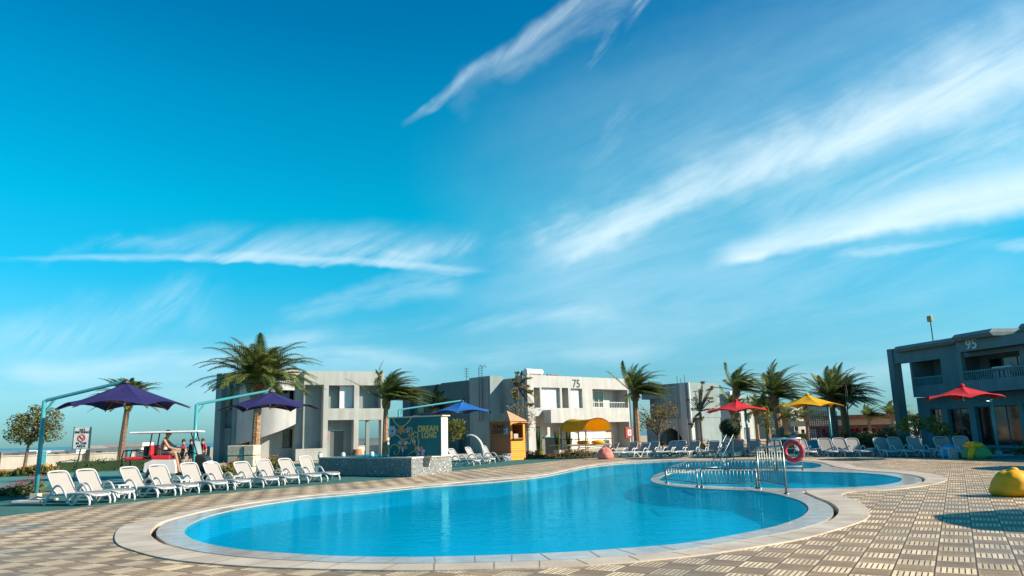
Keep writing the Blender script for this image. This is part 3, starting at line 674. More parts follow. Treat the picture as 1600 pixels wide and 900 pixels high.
# round arch below the side wall
ar = MB(); cxa = x(1047, 690)
arcp = [(cxa+1.75*math.cos(t), .0+1.9*math.sin(t)) for t in [math.pi*k/16 for k in range(17)]]
poly = [(cxa-3.5, 0), (cxa-3.5, 2.99), (cxa+3.0, 2.99), (cxa+3.0, 0)]+[(p[0], max(0, p[1])) for p in arcp]
me_ = [(p[0], .1, p[1]) for p in poly]+[(p[0], .5, p[1]) for p in poly]; n_ = len(poly)
tri = tessellate_polygon([[Vector((p[0], p[1], 0)) for p in poly]])
ar.add(me_, [tuple(t) for t in tri]+[tuple(i+n_ for i in t) for t in tri]+[(i, (i+1) % n_, n_+(i+1) % n_, n_+i) for i in range(n_)])
ar.build('arch_wall', plaster_b, b3)
F3b = Fac(1078, 90-L3*.0+ (0), 62)
oY = (F3.o+F3.t*L3); F3b.o = oY.copy()
Xb = Matrix.Translation((L3, 0, 0)) @ Matrix.Rotation(R(112), 4, 'Z')
xb = lambda px, py=640: F3b.at(px, py)[0]
zb = lambda py, px=1100: F3b.at(px, py)[1]
fw = MB(); l3 = xb(1121)
ops = [(xb(1090), xb(1097), 4.2, 6.2), (xb(1100), xb(1104), 4.2, 6.2), (xb(1108), xb(1114), 4.0, 6.3), (xb(1103), xb(1110), .1, 2.6), (xb(1112), xb(1117), .1, 2.6)]
tmp = MB(); wall(tmp, .6, l3, 0, T3-.1, ops, 0, .35); tmp.box(.0, .3, 0, .597, 1, T3-.05); tmp.box(.61, 1.6, 0, l3, 1.7, T3-.3); tmp.box(.61, .36, T3-.5, l3, 5.5, T3-.35)
fw.add(tmp.v, tmp.f, Xb); fw.build('front_wall', plaster_b, b3)
for o_ in ops:
    k = MB().box(o_[0]+.02, .25, o_[2], o_[1]-.02, .33, o_[3]); mm_ = MB(); mm_.add(k.v, k.f, Xb); mm_.build('window', dark_glass if o_[2] > 3 else curtain, b3)
mm_ = MB(); k = MB().tube([(-.12, -.15, 0), (-.12, -.15, T3)], .12, 10); mm_.add(k.v, k.f, Xb); mm_.build('drain_pipe', frame_w, b3)
rf = MB()
for k, (u, hh) in enumerate(((1.0, 1.0), (1.5, .7), (2.1, 1.1))): rf.tube([(u, 2, T3), (u, 2, T3+hh)], .03, 5)
rf.build('roof_antenna', dark_metal, b3)
# ------------------------------------------------------------------ farther blocks
def block(px0, px1, Y, ang, top_px, label, m1, rects, depth=8, gm=None):
    f = Fac(px0, Y, ang); o = thing('apartment_building', label, 'building', f.o, f.a)
    L = f.at(px1, 660)[0]; T = f.at(px0, top_px)[1]
    hs = []
    for r in rects: hs.append(f.rect(*r))
    mb = MB(); wall(mb, 0, L, 0, T, hs, 0, .5); mb.box(0, .503, 0, L, depth, T-.2); mb.build('wall', m1, o)
    for (a, b, c, d) in hs: window(o, a+.02, b-.02, c+.02, d-.02, .35, 2, 1, frame_w, gm or dark_glass)
    MB().box(L*.3, 2, T-.25, L*.3+.9, 3, T+.4).build('rooftop_unit', frame_w, o)
    return o
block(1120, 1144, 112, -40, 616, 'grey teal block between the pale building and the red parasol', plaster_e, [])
block(1143, 1177, 110, 35, 634, 'narrow white block right behind the twin palm trunks', plaster_b, [(1150, 645, 1158, 660), (1163, 645, 1171, 660), (1149, 668, 1157, 688), (1163, 668, 1172, 688)])
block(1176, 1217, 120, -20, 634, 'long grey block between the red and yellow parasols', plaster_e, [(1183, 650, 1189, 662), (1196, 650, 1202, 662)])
block(1236, 1262, 125, 30, 636, 'white block with dark windows seen under the left wing of the yellow parasol', plaster_b, [(1240, 641, 1247, 651), (1251, 641, 1258, 651), (1240, 660, 1247, 674)])
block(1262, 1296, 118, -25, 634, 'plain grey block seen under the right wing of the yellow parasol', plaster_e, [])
# ------------------------------------------------------------------ pergola restaurant
FP = Fac(1268, 88, -8)
pr = thing('pergola_restaurant', 'open sided beach restaurant with tan roof and red brown posts behind the palms', 'pavilion', FP.o, FP.a)
x = lambda px: FP.at(px, 665)[0]
zt, zl = FP.at(1340, 655)[1], FP.at(1340, 664)[1]
tanw = mat('tan_board', (.42, .30, .21), .85, .12, 1.5); brn = mat('red_brown_wood', (.17, .055, .035), .8, .25, 3)
MB().box(x(1262), 0, zl, x(1395), 9, zt).build('roof_fascia', tanw, pr)
MB().box(x(1318), -.4, zt+.003, x(1388), 9, zt+.5).box(x(1396), -.4, zt-.3, x(1446), 9, zt+.35).box(x(1262), .3, zl-.35, x(1446), .6, zl-.003).build('roof', brn, pr)
for k, px in enumerate([1270, 1282, 1296, 1312, 1330, 1346, 1358, 1371, 1378, 1392, 1404, 1415, 1428, 1440]):
    MB().box(x(px)-.16, .2 if k % 2 else 5.0, 0, x(px)+.16, .55 if k % 2 else 5.35, zl-.36).build('post', brn, pr)
MB().box(x(1300), 6, 0, x(1440), 6.3, 1.3).build('counter', brn, pr)
for k in range(9): MB().box(x(1305+14*k), 3.5+k % 3, .9, x(1309+14*k), 4.2+k % 3, 1.7).build('menu_board', [flower_p, frame_w, teal_metal][k % 3], pr)
# ------------------------------------------------------------------ building 95
A_, B_ = Vector((29.3, 55.5, 0)), Vector((33.2, 40.0, 0))
ang95 = math.degrees(math.atan2(B_.y-A_.y, B_.x-A_.x))
F9 = Fac(1436, 55.5, ang95); d_ = ray(1433, hor(1433)); F9.o = Vector((d_.x/d_.y*54.5, 54.5, 0)); 
b9 = thing('apartment_building', 'dark slate two storey building numbered 95 with balconies, standing in its own shade', 'building', F9.o, F9.a)
x = lambda px, py=600, off=0: F9.at(px, py, off)[0]
z = lambda py, px=1500, off=0: F9.at(px, py, off)[1]
T9 = 7.12; END = x(1600)+22
zs1 = z(620, 1440)          # soffit of the upper storey
# ground floor wall (recessed)
g0 = 1.1
gx = lambda px: x(px, 670, g0)
GH = [(gx(1456), gx(1474), .1, z(638, 1470, g0)), (gx(1484), gx(1517), .1, z(638, 1500, g0)), (gx(1527), gx(1596), .1, z(634, 1560, g0)), (gx(1604), gx(1604)+3.2, .1, 2.7)]
w = MB(); wall(w, gx(1438), END, 0, zs1-.003, GH, g0, g0+.35); w.box(gx(1438), g0+.36, 0, gx(1438)+.3, 8, zs1-.003); w.build('ground_floor_wall', mat('teal_plaster', (.10, .24, .28), .85, .08, 1, bump=.25, stain=.12), b9)
for (a, b, c, d) in GH: window(b9, a, b, c, d, g0+.25, max(2, int((b-a)/1.1)), 1, mat('teal_frame', (.05, .13, .15), .5), dark_glass, name='sliding_door')
cu_ = MB()
for k in range(8): a = GH[1][0]+.08+.09*k; cu_.box(a, g0+.29, .2, a+.06, g0+.33, 2.6)
cu_.build('curtain', frame_w, b9)
# upper storey with two balcony openings
UH = [(x(1428), x(1474), z(602, 1450), z(563, 1450)), (x(1502), x(1600), z(594, 1550), z(553, 1550)), (x(1600)+1.2, x(1600)+4.5, z(594, 1550), z(553, 1550))]
w = MB(); wall(w, x(1425), END, zs1, T9-.3, UH, 0, .25)
w.box(x(1425), .253, zs1, END, 1.8, zs1+.2)
w.build('upper_wall', plaster_d, b9)
w = MB(); w.box(x(1425)+.003, 1.9, zs1+.003, END, 2.1, T9-.3); w.box(x(1478), .26, zs1+.21, x(1498), 1.9, T9-.31); w.box(x(1425), .26, zs1+.21, x(1425)+.2, 1.89, T9-.31)
w.box(x(1425), 2.103, zs1+.01, END, 9, zs1+.3); w.build('balcony_back_wall', plaster_d, b9)
window(b9, x(1448), x(1470), UH[0][2]-.2, UH[0][3]-.15, 1.82, 2, 1, mat('teal_frame', (.05, .13, .15), .5), dark_glass, name='balcony_door')
window(b9, x(1515), x(1583), UH[1][2]-.3, UH[1][3]-.1, 1.82, 3, 1, mat('teal_frame', (.05, .13, .15), .5), dark_glass, name='balcony_door')
MB().box(x(1566), 1.70, UH[1][2]-.1, x(1582), 1.76, UH[1][3]-.15).build('blind', mat('sky_blue_blind', (.05, .45, .58), .6), b9)
for (a, b, c, d) in (UH[0], UH[2]):
    rl = MB(); n_ = int((b-a)/.14)
    for k in range(n_): xx = a+(b-a)*(k+.5)/n_; rl.box(xx-.03, .06, c, xx+.03, .12, c+.52)
    rl.box(a, .03, c+.52, b, .15, c+.62); rl.build('balcony_railing', mat('teal_plaster', (.10, .24, .28)), b9)
# chairs-like white rail piece
wr = MB()
for k in range(5): wr.box(x(1568)+.28*k, -.7, UH[1][2]+.02, x(1568)+.28*k+.16, -.66, UH[1][2]+.5)
wr.box(x(1568), -.72, UH[1][2]+.55, x(1568)+1.4, -.64, UH[1][2]+.75); wr.build('towel_rail', frame_w, b9)
# projecting bay: number band, parapet, column, railing
fo = -1.0
fx0, fx1 = x(1493, 540, fo), x(1600, 540, fo)+2.0
zb0 = z(549, 1510, fo); zp = z(595, 1510, fo)
MB().box(fx0, fo, zb0, fx1, -.003, T9-.31).build('number_band', plaster_d, b9)
MB().box(fx0+.003, fo, zs1-.02, fx1, fo+.2, zp).box(fx0+.003, fo+.203, zs1-.02, fx1, -.003, zs1+.15).box(fx0, fo, zp+.003, x(1503, 570, fo), fo+.3, zb0-.003).box(fx1-.3, fo, zp+.003, fx1, fo+.3, zb0-.003).build('bay_parapet', plaster_d, b9)
rl = MB(); a, b = x(1503, 570, fo), fx1-.3; n_ = int((b-a)/.16); zr_ = z(582, 1510, fo)
for k in range(n_): xx = a+(b-a)*(k+.5)/n_; rl.box(xx-.03, fo+.08, zp, xx+.03, fo+.12, zr_)
rl.box(a, fo+.03, zr_, b, fo+.17, zr_+.09); rl.build('balcony_railing', mat('teal_plaster', (.10, .24, .28)), b9)
xb_ = x(1546, 520, -1.8)
ol = [(x(1409), -.1), (x(1413), -.6), (x(1482, 530, -.6), -.6), (x(1487, 528, -1.7), -1.7), (xb_, -1.8), (xb_+.25, .05), (xb_+1.3, .05), (xb_+1.9, -1.7), (END, -1.7), (END, 9), (x(1409), 9)]
rf = MB()
def band(poly_lo, zlo, poly_hi, zhi):
    n = len(poly_lo); vs = [(p[0], p[1], zlo) for p in poly_lo]+[(p[0], p[1], zhi) for p in poly_hi]
    rf.add(vs, [(i, (i+1) % n, n+(i+1) % n, n+i) for i in range(n)]); tp = tessellate_polygon([[Vector((p[0], p[1], 0)) for p in poly_lo]])
    rf.add(vs[:n], [tuple(t)[::-1] for t in tp]); rf.add(vs[n:], [tuple(t) for t in tp])
inn = [(p[0], p[1]+.25 if p[1] < 5 else p[1]) for p in ol]
band(inn, T9-.309, ol, T9-.10); band(ol, T9-.099, inn, T9+.12)
rf.build('roof_overhang', mat('roof_band_plaster', (.22, .27, .27), .85, .08, 1, bump=.25, stain=.15), b9)
xp = x(1393.5)
MB().box(xp, -.1, 0, xp+.5, .6, T9+.06).box(xp+.505, .0, z(567, 1410), x(1425)-.003, .6, T9+.055).build('corner_pillar', plaster_d, b9)
text('95', .88, mat('pale_numeral', (.50, .58, .58), .5), b9, TX(x(1518.5, 538, fo), fo-.03, z(538.5, 1518, fo), 1.0), 'house_number', .04, bold=.02)
fl = thing('flood_lamp', 'flood lamp on a thin pole on the roof edge of the dark building', 'lamp', F9.o+F9.t*x(1447, 520)+F9.n*.5+Vector((0, 0, T9+.1)), F9.a)
hp = z(505, 1444)-T9
MB().tube([(0, 0, -.1), (0, 0, hp)], .04, 6).build('pole', dark_metal, fl)
MB().box(-.19, -.12, hp, .19, .08, hp+.42).build('lamp_head', mat('lamp_gold', (.35, .28, .12), .5), fl, bevel=.03)
# ================================================================== sun loungers
def make_lounger(label):
    t = thing('sun_lounger', label, 'sun lounger')
    hw = .35
    # seat slab and backrest as sling panels
    def panel(pts, w, th):
        mb = MB(); n = len(pts); vs = []
        for (x, z) in pts: vs += [(x, -w, z), (x, w, z), (x, w, z-th), (x, -w, z-th)]
        fs = [(0, 1, 2, 3), tuple((n-1)*4+k for k in (3, 2, 1, 0))]
        for i in range(n-1):
            for k in range(4): a, b = i*4+k, i*4+(k+1) % 4; fs.append((a, a+4, b+4, b))
        return mb.add(vs, fs)
    seat_p = [(-.40, .30), (-.1, .315), (.3, .335), (.62, .34), (.86, .32), (.95, .285)]
    back_p = [(-.36, .33), (-.45, .42), (-.62, .66), (-.76, .87), (-.80, .90)]
    panel(seat_p, hw-.045, .02).build('seat', sling, t, smooth=False)
    b = panel(back_p, hw-.045, .02).build('backrest', sling, t)
    fr = MB(); o = [(-.33, -hw, .33), (-.45, -hw, .425), (-.62, -hw, .665), (-.75, -hw+.01, .86), (-.80, -hw+.09, .935), (-.815, 0, .95), (-.80, hw-.09, .935), (-.75, hw-.01, .86), (-.62, hw, .665), (-.45, hw, .425), (-.33, hw, .33)]
    fr.tube(spl3(o, 3), .026, 7); fr.build('back_frame', white_plastic, b, smooth=True)
    sf = MB()
    for s in (-1, 1): sf.tube(spl3([(-.42, s*hw, .30), (-.1, s*hw, .31), (.3, s*hw, .33), (.62, s*hw, .335), (.86, s*(hw-.02), .315), (.97, s*(hw-.10), .27)], 3), .034, 7)
    sf.tube([(.97, -hw+.1, .27), (.985, 0, .265), (.97, hw-.1, .27)], .034, 7); sf.build('seat_frame', white_plastic, t, smooth=True)
    for s in (-1, 1):
        y = s*(hw+.035)
        MB().tube(spl3([(-.52, y, .30), (-.45, y, .46), (-.32, y, .55), (-.16, y, .53), (-.03, y, .40), (.08, y, .22), (.20, y, .07), (.31, y, .035), (.42, y, .10), (.52, y, .22), (.66, y-s*.03, .31)], 4), [.029]*41, 8, flat=1.2).build('armrest', white_plastic, t, smooth=True)
        MB().tube(spl3([(-.40, y, .30), (-.56, y, .30), (-.68, y, .14), (-.76, y, .012)], 4), .034, 8).build('leg', white_plastic, t, smooth=True)
        MB().tube(spl3([(.70, y-s*.03, .32), (.84, y-s*.03, .22), (.90, y-s*.03, .10), (.885, y-s*.03, .012)], 4), .033, 8).build('leg', white_plastic, t, smooth=True)
    return t
L0 = make_lounger('x'); used = [False]
lrnd = random.Random(12)
def lounger(p, rz, label, group):
    p = p+Vector((lrnd.uniform(-.05, .05), lrnd.uniform(-.05, .05), 0)); rz += R(lrnd.uniform(-3, 3))
    if not used[0]:
        used[0] = True; L0.location = p; L0.rotation_euler.z = rz; L0['label'] = label; L0['group'] = group; return L0
    o = dup(L0, p, rz, label, group); a = R(lrnd.choice((-5, -1, 0, 1, 3, 7)))      # backrests at slightly different notches
    for ch in o.children:
        if ch.name.startswith('backrest'):
            pv_ = Vector((-.36, 0, .33)); M3 = Matrix.Rotation(a, 3, 'Y'); ch.rotation_euler.y = a; ch.location = pv_-M3 @ pv_
    return o
ORD = ['first', 'second', 'third', 'fourth', 'fifth', 'sixth', 'seventh', 'eighth', 'ninth', 'tenth', 'eleventh', 'twelfth', 'thirteenth', 'fourteenth', 'fifteenth', 'sixteenth', 'seventeenth', 'eighteenth', 'nineteenth', 'twentieth', 'twenty-first', 'twenty-second', 'twenty-third', 'twenty-fourth', 'twenty-fifth']
gL = 'white loungers in the left row beside the pool'
# left row: anchor = px of the rail's mid leg, bottom
legs_px = [(112, 792), (158, 786.5), (221, 779.5), (262, 775.5), (311, 770.5), (346, 767), (393, 763.5), (426, 760), (462, 757), (493, 754)]
ldir = math.atan2(-.58, .82)
LP = []
for i, (px, py) in enumerate(legs_px):
    g = gp(px, py-1.5); a = R([-19, -20, -23, -25, -27, -28, -29, -29, -29, -29][i])
    off = Matrix.Rotation(a, 3, 'Z') @ Vector((.31, -.38, 0)); p = g-off; p.z = 0; LP.append((p, a))
    ex = ['nearest white lounger, at the left end of the row by the indigo parasol mast', 'second white lounger from the left end of the row by the parasol mast', 'third white lounger from the left, just right of the first side table', 'fourth white lounger from the left, in front of the rear of the golf cart',
          'fifth white lounger from the left, in front of the front of the golf cart', 'sixth white lounger from the left, below the second parasol mast', 'seventh white lounger from the left, in front of the stone block', 'eighth white lounger from the left, right after the third side table pair',
          'second to last white lounger in the left row, near the fountain wall', 'last white lounger of the left row, beside the dark mosaic wall'][i]
    lounger(p, a, ex, gL)
# side tables
def make_table(label):
    t = thing('side_table', label, 'side table'); MB().box(-.22, -.22, .40, .22, .22, .435).build('table_top', white_plastic, t, bevel=.012)
    for sx in (-1, 1):
        for sy in (-1, 1): MB().box(sx*.17-.03, sy*.17-.03, 0, sx*.17+.03, sy*.17+.03, .40).build('leg', white_plastic, t)
    MB().box(-.18, -.18, .14, .18, .18, .165).build('shelf', white_plastic, t); return t
T0 = make_table('x'); tused = [False]
def table(p, rz, label, group):
    if not tused[0]:
        tused[0] = True; T0.location = p; T0.rotation_euler.z = rz; T0['label'] = label; T0['group'] = group; return
    dup(T0, p, rz, label, group)
for k, (i, j) in enumerate(((1, 2), (3, 4), (5, 6), (7, 8))):
    p = (LP[i][0]+LP[j][0])/2 + Matrix.Rotation(ldir, 3, 'Z') @ Vector((-.25, 0, 0))
    table(p, ldir, '%s small white side table from the left between the white loungers' % ORD[k], 'side tables in the left row')
# far row facing the pool
far = [(937, -150), (972, -140), (989, -138), (1007, -136), (1036, -132), (1053, -130), (1073, -127), (1107, -122), (1130, -118), (1151, -112), (1184, -106), (1215, -100), (1264, -95), (1303, -93), (1327, -93), (1351, -92), (1395, -91), (1421, -91), (1451, -90), (1495, -92), (1525, -92)]
gF = 'white loungers in the far row across the pool'
txt = {0: 'lounger beside the pink bean bag under the yellow canopy', 1: 'first lounger right of the pink bean bag in the far row', 19: 'second to last lounger of the far row, behind the white slatted table', 20: 'last lounger at the right end of the far row, behind the green bean bag',
       12: 'far lounger directly right of the red life ring', 11: 'far lounger directly behind the red life ring'}
FPs = []
for i, (px, a) in enumerate(far):
    py = 713.6 - max(0, (px-1350))*.0 + (1.0 if px < 1000 else 0) + max(0, (px-1450)*.03)
    g = gp(px, py); a_ = R(a+3*math.sin(i*2.7)); p = g-Matrix.Rotation(a_, 3, 'Z') @ Vector((.55, 0, 0))
    p.z = 0; FPs.append((p, a_)); lounger(p, a_, txt.get(i, '%s far-row lounger counted from the pink bean bag' % ORD[i-1 if i else 0]), gF)
for k, (i, j) in enumerate(((3, 4), (6, 7), (9, 10), (12, 13), (15, 16), (18, 19))):
    p = (FPs[i][0]+FPs[j][0])/2
    table(p, 0, '%s small side table from the left in the far lounger row' % ORD[k], 'side tables in the far row')
# three loungers by the mosaic wall
for k, (px, py, lb) in enumerate(((722, 728, 'left white lounger of the three between fountain wall and wooden booth'), (748, 724.5, 'middle white lounger of the three between fountain wall and wooden booth'), (772, 721.5, 'right white lounger of the three, touching the wooden towel booth'))):
    g = gp(px, py); lounger(Vector((g.x, g.y, 0)), R(-24), lb, 'three loungers by the wooden booth')
table(Vector((gp(792, 720).x, gp(792, 720).y+.2, 0)), R(-30), 'small white side table in front of the wooden booth', 'side tables by the booth')
# ================================================================== parasols
def parasol(label, fab, mast_px, apex_px, Y, R_, rise, rot, mast_off, arm=True, z_ap=None, droop=.30, group='cantilever parasols', sides=6):
    """canopy centre under apex_px at depth Y; mast stands at mast_off (dx, dy) from the centre"""
    ap = pt(*apex_px, Y); base = Vector((ap.x, ap.y, 0)); za = ap.z
    t = thing('parasol', label, 'parasol', base+Vector((*mast_off, 0)), 0, group)
    c = Vector((-mast_off[0], -mast_off[1], 0))
    can = MB(); n = sides; m = 6; q = 6
    vs = [tuple(c+Vector((0, 0, za)))]; rows = []
    for i in range(1, m+1):
        row = []
        for k in range(n*q):
            kk = k/q; a0 = R(rot)+2*math.pi*math.floor(kk)/n; a1 = a0+2*math.pi/n; f = kk-math.floor(kk)
            P = Vector((math.cos(a0), math.sin(a0)))*(1-f)+Vector((math.cos(a1), math.sin(a1)))*f
            rad = R_*i/m; sag = math.sin(math.pi*f)
            P = P*rad*(1-.07*sag*(i/m)**2)
            zz = za - rise*(i/m)**.92 - .0*sag + droop*.55*sag*(i/m)**2 - .05*math.sin(math.pi*i/m)*sag
            row.append(len(vs)); vs.append((c.x+P.x, c.y+P.y, zz))
        rows.append(row)
    fs = [(0, rows[0][k], rows[0][(k+1) % (n*q)]) for k in range(n*q)]
    for i in range(m-1):
        for k in range(n*q): l = (k+1) % (n*q); fs.append((rows[i][k], rows[i+1][k], rows[i+1][l], rows[i][l]))
    can.add(vs, fs); co = can.build('canopy', fab, t)
    so = co.modifiers.new('thickness', 'SOLIDIFY'); so.thickness = .012
    MB().lathe([(.13, za-.02), (.10, za+.06), (.03, za+.12)], 12, Matrix.Translation(c)).build('cap', dark_metal if arm else fab, t)
    for k in range(n):
        a = R(rot)+2*math.pi*k/n; P = Vector((math.cos(a), math.sin(a), 0))*R_
        MB().tube([c+Vector((0, 0, za-.10)), c+P*.98+Vector((0, 0, za-rise-.035))], .022, 5).tube([c+Vector((0, 0, za-.65)), c+P*.52+Vector((0, 0, za-rise*.56-.05))], .02, 5).build('rib', wood_rib, t)
    MB().tube([c+Vector((0, 0, za)), c+Vector((0, 0, za-.72))], .035, 8).build('hub', frame_w, t)
    ms = MB(); zt_ = za-.35 if arm else za-.62
    lean = Vector((0, 0, 0))
    if arm:
        ms.tube([(0, 0, 0), (0, 0, za-.52)], .065, 10).build('mast', teal_metal, t, smooth=True)
        d = c.normalized()
        MB().tube([Vector((0, 0, za-.55)), Vector((0, 0, za-.50))+d*.08, c+Vector((0, 0, za+.05))], .055, 8).tube([Vector((0, 0, za-.95)), d*.3+Vector((0, 0, za-.48))], .035, 6).build('arm', teal_metal, t, smooth=False)
    else:
        fr_ = min(1.0, c.length/R_); zm = za-rise*fr_**.92-.06
        ms.tube([(0, 0, 0), (0, 0, zm)], .07, 10).build('mast', teal_metal, t, smooth=True)
        MB().tube([Vector((0, 0, zm-.12)), c+Vector((0, 0, za-.62))], .04, 8).build('arm', teal_metal, t)
    MB().box(-.45, -.45, 0, .45, .45, .07).box(-.12, -.12, .07, .12, .12, .25).build('base_plate', plaster_c if arm else teal_metal, t, bevel=.01)
    return t
def moff(mpx, mpy, ap, Ym):          # mast position relative to the apex ground point
    d = ray(mpx, hor(mpx)); return (d.x/d.y*Ym, Ym)
def mast_off(mpx, Ym, apx, apy, Ya):
    d = ray(mpx, hor(mpx)); a = pt(apx, apy, Ya); return (d.x/d.y*Ym-a.x, Ym-a.y)
parasol('indigo parasol at the far left, its teal arm running in front of a palm', blue_fab, None, (197, 598), 24.2, 2.0, .80, 14, mast_off(63, 24.0, 197, 598, 24.2))
parasol('indigo parasol in front of the tall palm and rounded stair tower', blue_fab, None, (423, 612), 31.5, 2.05, .74, 22, mast_off(304, 30.0, 423, 612, 31.5))
parasol('bright blue parasol behind the mural wall, left of the wooden booth', azure_fab, None, (722, 627), 49, 2.15, .75, 25, mast_off(623, 47, 722, 627, 49))
parasol('red parasol beside the palms near the pool ladder', red_fab, None, (1150, 626), 46, 2.0, .66, 12, mast_off(1167, 46.4, 1150, 626, 46), arm=False)
parasol('yellow parasol on a teal mast above the far lounger row', yel_fab, None, (1261, 617), 45, 2.0, .72, 28, mast_off(1297, 45.4, 1261, 617, 45), arm=False)
parasol('red parasol at the right in front of the dark building', red_fab, None, (1503, 603), 37, 1.85, .62, 8, mast_off(1553, 37.6, 1503, 603, 37), arm=False)
# two more parasols to the right of the photograph, only their shade reaches the deck
s1_, s2_ = gp(1600, 732)+Vector((4.2, -.9, 0)), gp(1632, 815)+Vector((4.2, -.9, 0))
for k, (xx, yy, l_) in enumerate(((s1_.x, s1_.y, 'red parasol off to the right of the photograph behind the yellow bean bag'), (s2_.x, s2_.y, 'nearest parasol, beyond the right edge, shading the paving'))):
    t = parasol(l_, (red_fab, yel_fab)[k], None, (800, 450), 20, 2.1, .7, 20, (1.6, .4), arm=False, group='parasols beyond the right edge')
    a_ = pt(800, 450, 20); t.location = (xx+1.6, yy+.4, 2.75-a_.z)
    
# ================================================================== fountain with mural
c0, c1, c2 = gp(643, 745), gp(499, 741), gp(706, 737.5)
fo_ = thing('fountain_wall', 'low fountain basin clad in pebble mosaic, dark on its shaded side, cream rim', 'fountain', (0, 0, 0), 0)
fo_.location = c0
def lc(v): return Vector((v.x-c0.x, v.y-c0.y))
A0, A1, A2 = lc(c0), lc(c1), lc(c2); A3 = A1+(A2-A0)*1.0
hF = pt(643, 714.5, c0.y).z
def mosaic():
    m = bpy.data.materials.new('pebble_mosaic'); N, L, b = nodes(m); t = N.new('ShaderNodeTexCoord')
    v = N.new('ShaderNodeTexVoronoi'); v.inputs['Scale'].default_value = 30; L.new(t.outputs['Object'], v.inputs[0])
    r = N.new('ShaderNodeValToRGB'); L.new(v.outputs['Color'], r.inputs[0]); stops(r, [(0, (.05, .07, .08)), (.45, (.14, .15, .16)), (.75, (.24, .24, .24)), (.9, (.5, .48, .45))])
    v2 = N.new('ShaderNodeTexVoronoi'); v2.inputs['Scale'].default_value = 3.6; L.new(t.outputs['Object'], v2.inputs[0])
    lt = N.new('ShaderNodeMath'); lt.operation = 'LESS_THAN'; L.new(v2.outputs['Distance'], lt.inputs[0]); lt.inputs[1].default_value = .16
    mx = N.new('ShaderNodeMix'); mx.data_type = 'RGBA'; L.new(lt.outputs[0], mx.inputs[0]); L.new(r.outputs[0], mx.inputs[6]); mx.inputs[7].default_value = (.55, .53, .5, 1)
    L.new(mx.outputs[2], b.inputs['Base Color']); b.inputs['Roughness'].default_value = .5
    bp = N.new('ShaderNodeBump'); bp.inputs['Strength'].default_value = .6; bp.inputs['Distance'].default_value = .02; L.new(v.outputs['Distance'], bp.inputs['Height']); L.new(bp.outputs[0], b.inputs['Normal'])
    return m
mos = mosaic()
MB().prism([tuple(p) for p in (A0, A2, A3, A1)], 0, hF-.07).build('basin_wall', mos, fo_)
ex = lambda p, k: tuple(p*(1+k)+((A0+A1+A2+A3)/4)*(-k))
MB().prism([ex(p, .012) for p in (A0, A2, A3, A1)], hF-.069, hF).build('rim', roof_trim, fo_, bevel=.01)
MB().prism([ex(p, -.16) for p in (A0, A2, A3, A1)], hF+.001, hF+.02).build('basin_water', water_m, fo_)
# mural panel
mr_ = pt(690, 712, 33.6); ml_ = pt(608, 715, 35.0); 
dm = Vector((mr_.x-ml_.x, mr_.y-ml_.y, 0)); Lm = dm.length; am = math.atan2(dm.y, dm.x)
mu = thing('mural_wall', 'teal wall with painted flowers, golden scrolls and the words DREAM LONG, cream right edge', 'mural wall', (ml_.x, ml_.y, 0), am)
zt_ = (pt(608, 652, 35).z+pt(690, 648.3, 33.6).z)/2
teal_p = mat('teal_mural_paint', (.01, .13, .15), .7, .12, 1.5, stain=.2)
MB().box(0, 0, hF+.002, Lm, .50, zt_-.05).build('wall', mat('mural_edge_cream', (.62, .53, .44), .85, .05, 1), mu)
MB().box(.02, -.02, hF+.02, Lm-.02, -.002, zt_-.06).build('painted_panel', teal_p, mu)
MB().box(-.04, -.06, zt_-.049, Lm+.10, .56, zt_).build('coping', roof_trim, mu)
gold = mat('golden_paint', (.50, .40, .12), .7, .15, 5); lilac = mat('lilac_paint', (.42, .40, .48), .7, .2, 6); orng = mat('orange_paint', (.50, .20, .08), .7, .2, 6); dkb = mat('dark_blue_paint', (.01, .03, .10), .6)
W_, H_ = Lm, zt_-hF
def mp_(cx_, cy_):   # crop coordinates (of the photo detail) to wall coordinates
    return (cx_-158)/(822-158)*W_, zt_-(cy_-95+ (cx_-158)*.045)/(600-75)*H_
def stroke(pts, r, m, nm='painted_scroll'):
    P = [mp_(*p) for p in pts]; MB().tube(spl3([(p[0], -.022, p[1]) for p in P], 5), r, 6, flat=1).build(nm, m, mu, smooth=True)
def yflat(o):
    for v in o.data.vertices: v.co.y = -.022+(v.co.y+.022)*.25
stroke([(210, 105), (240, 165), (290, 212), (340, 215), (400, 170), (460, 90)], .03, gold)
stroke([(165, 420), (185, 355), (235, 330), (290, 350), (325, 400)], .028, gold)
stroke([(165, 590), (175, 500), (235, 455), (290, 490), (290, 560), (255, 592), (228, 565), (245, 540)], .026, gold)
stroke([(350, 400), (385, 380), (420, 372)], .022, gold)
stroke([(430, 220), (460, 250), (455, 330), (440, 420), (425, 450), (412, 425)], .022, gold)
stroke([(470, 330), (490, 290), (530, 300), (530, 345), (490, 350), (465, 400), (480, 445), (500, 420), (490, 395)], .024, gold)
stroke([(530, 350), (545, 440), (500, 520), (450, 560), (400, 590)], .024, gold)
stroke([(480, 440), (505, 470), (495, 510)], .03, orng); stroke([(340, 520), (340, 560), (335, 598)], .02, gold)
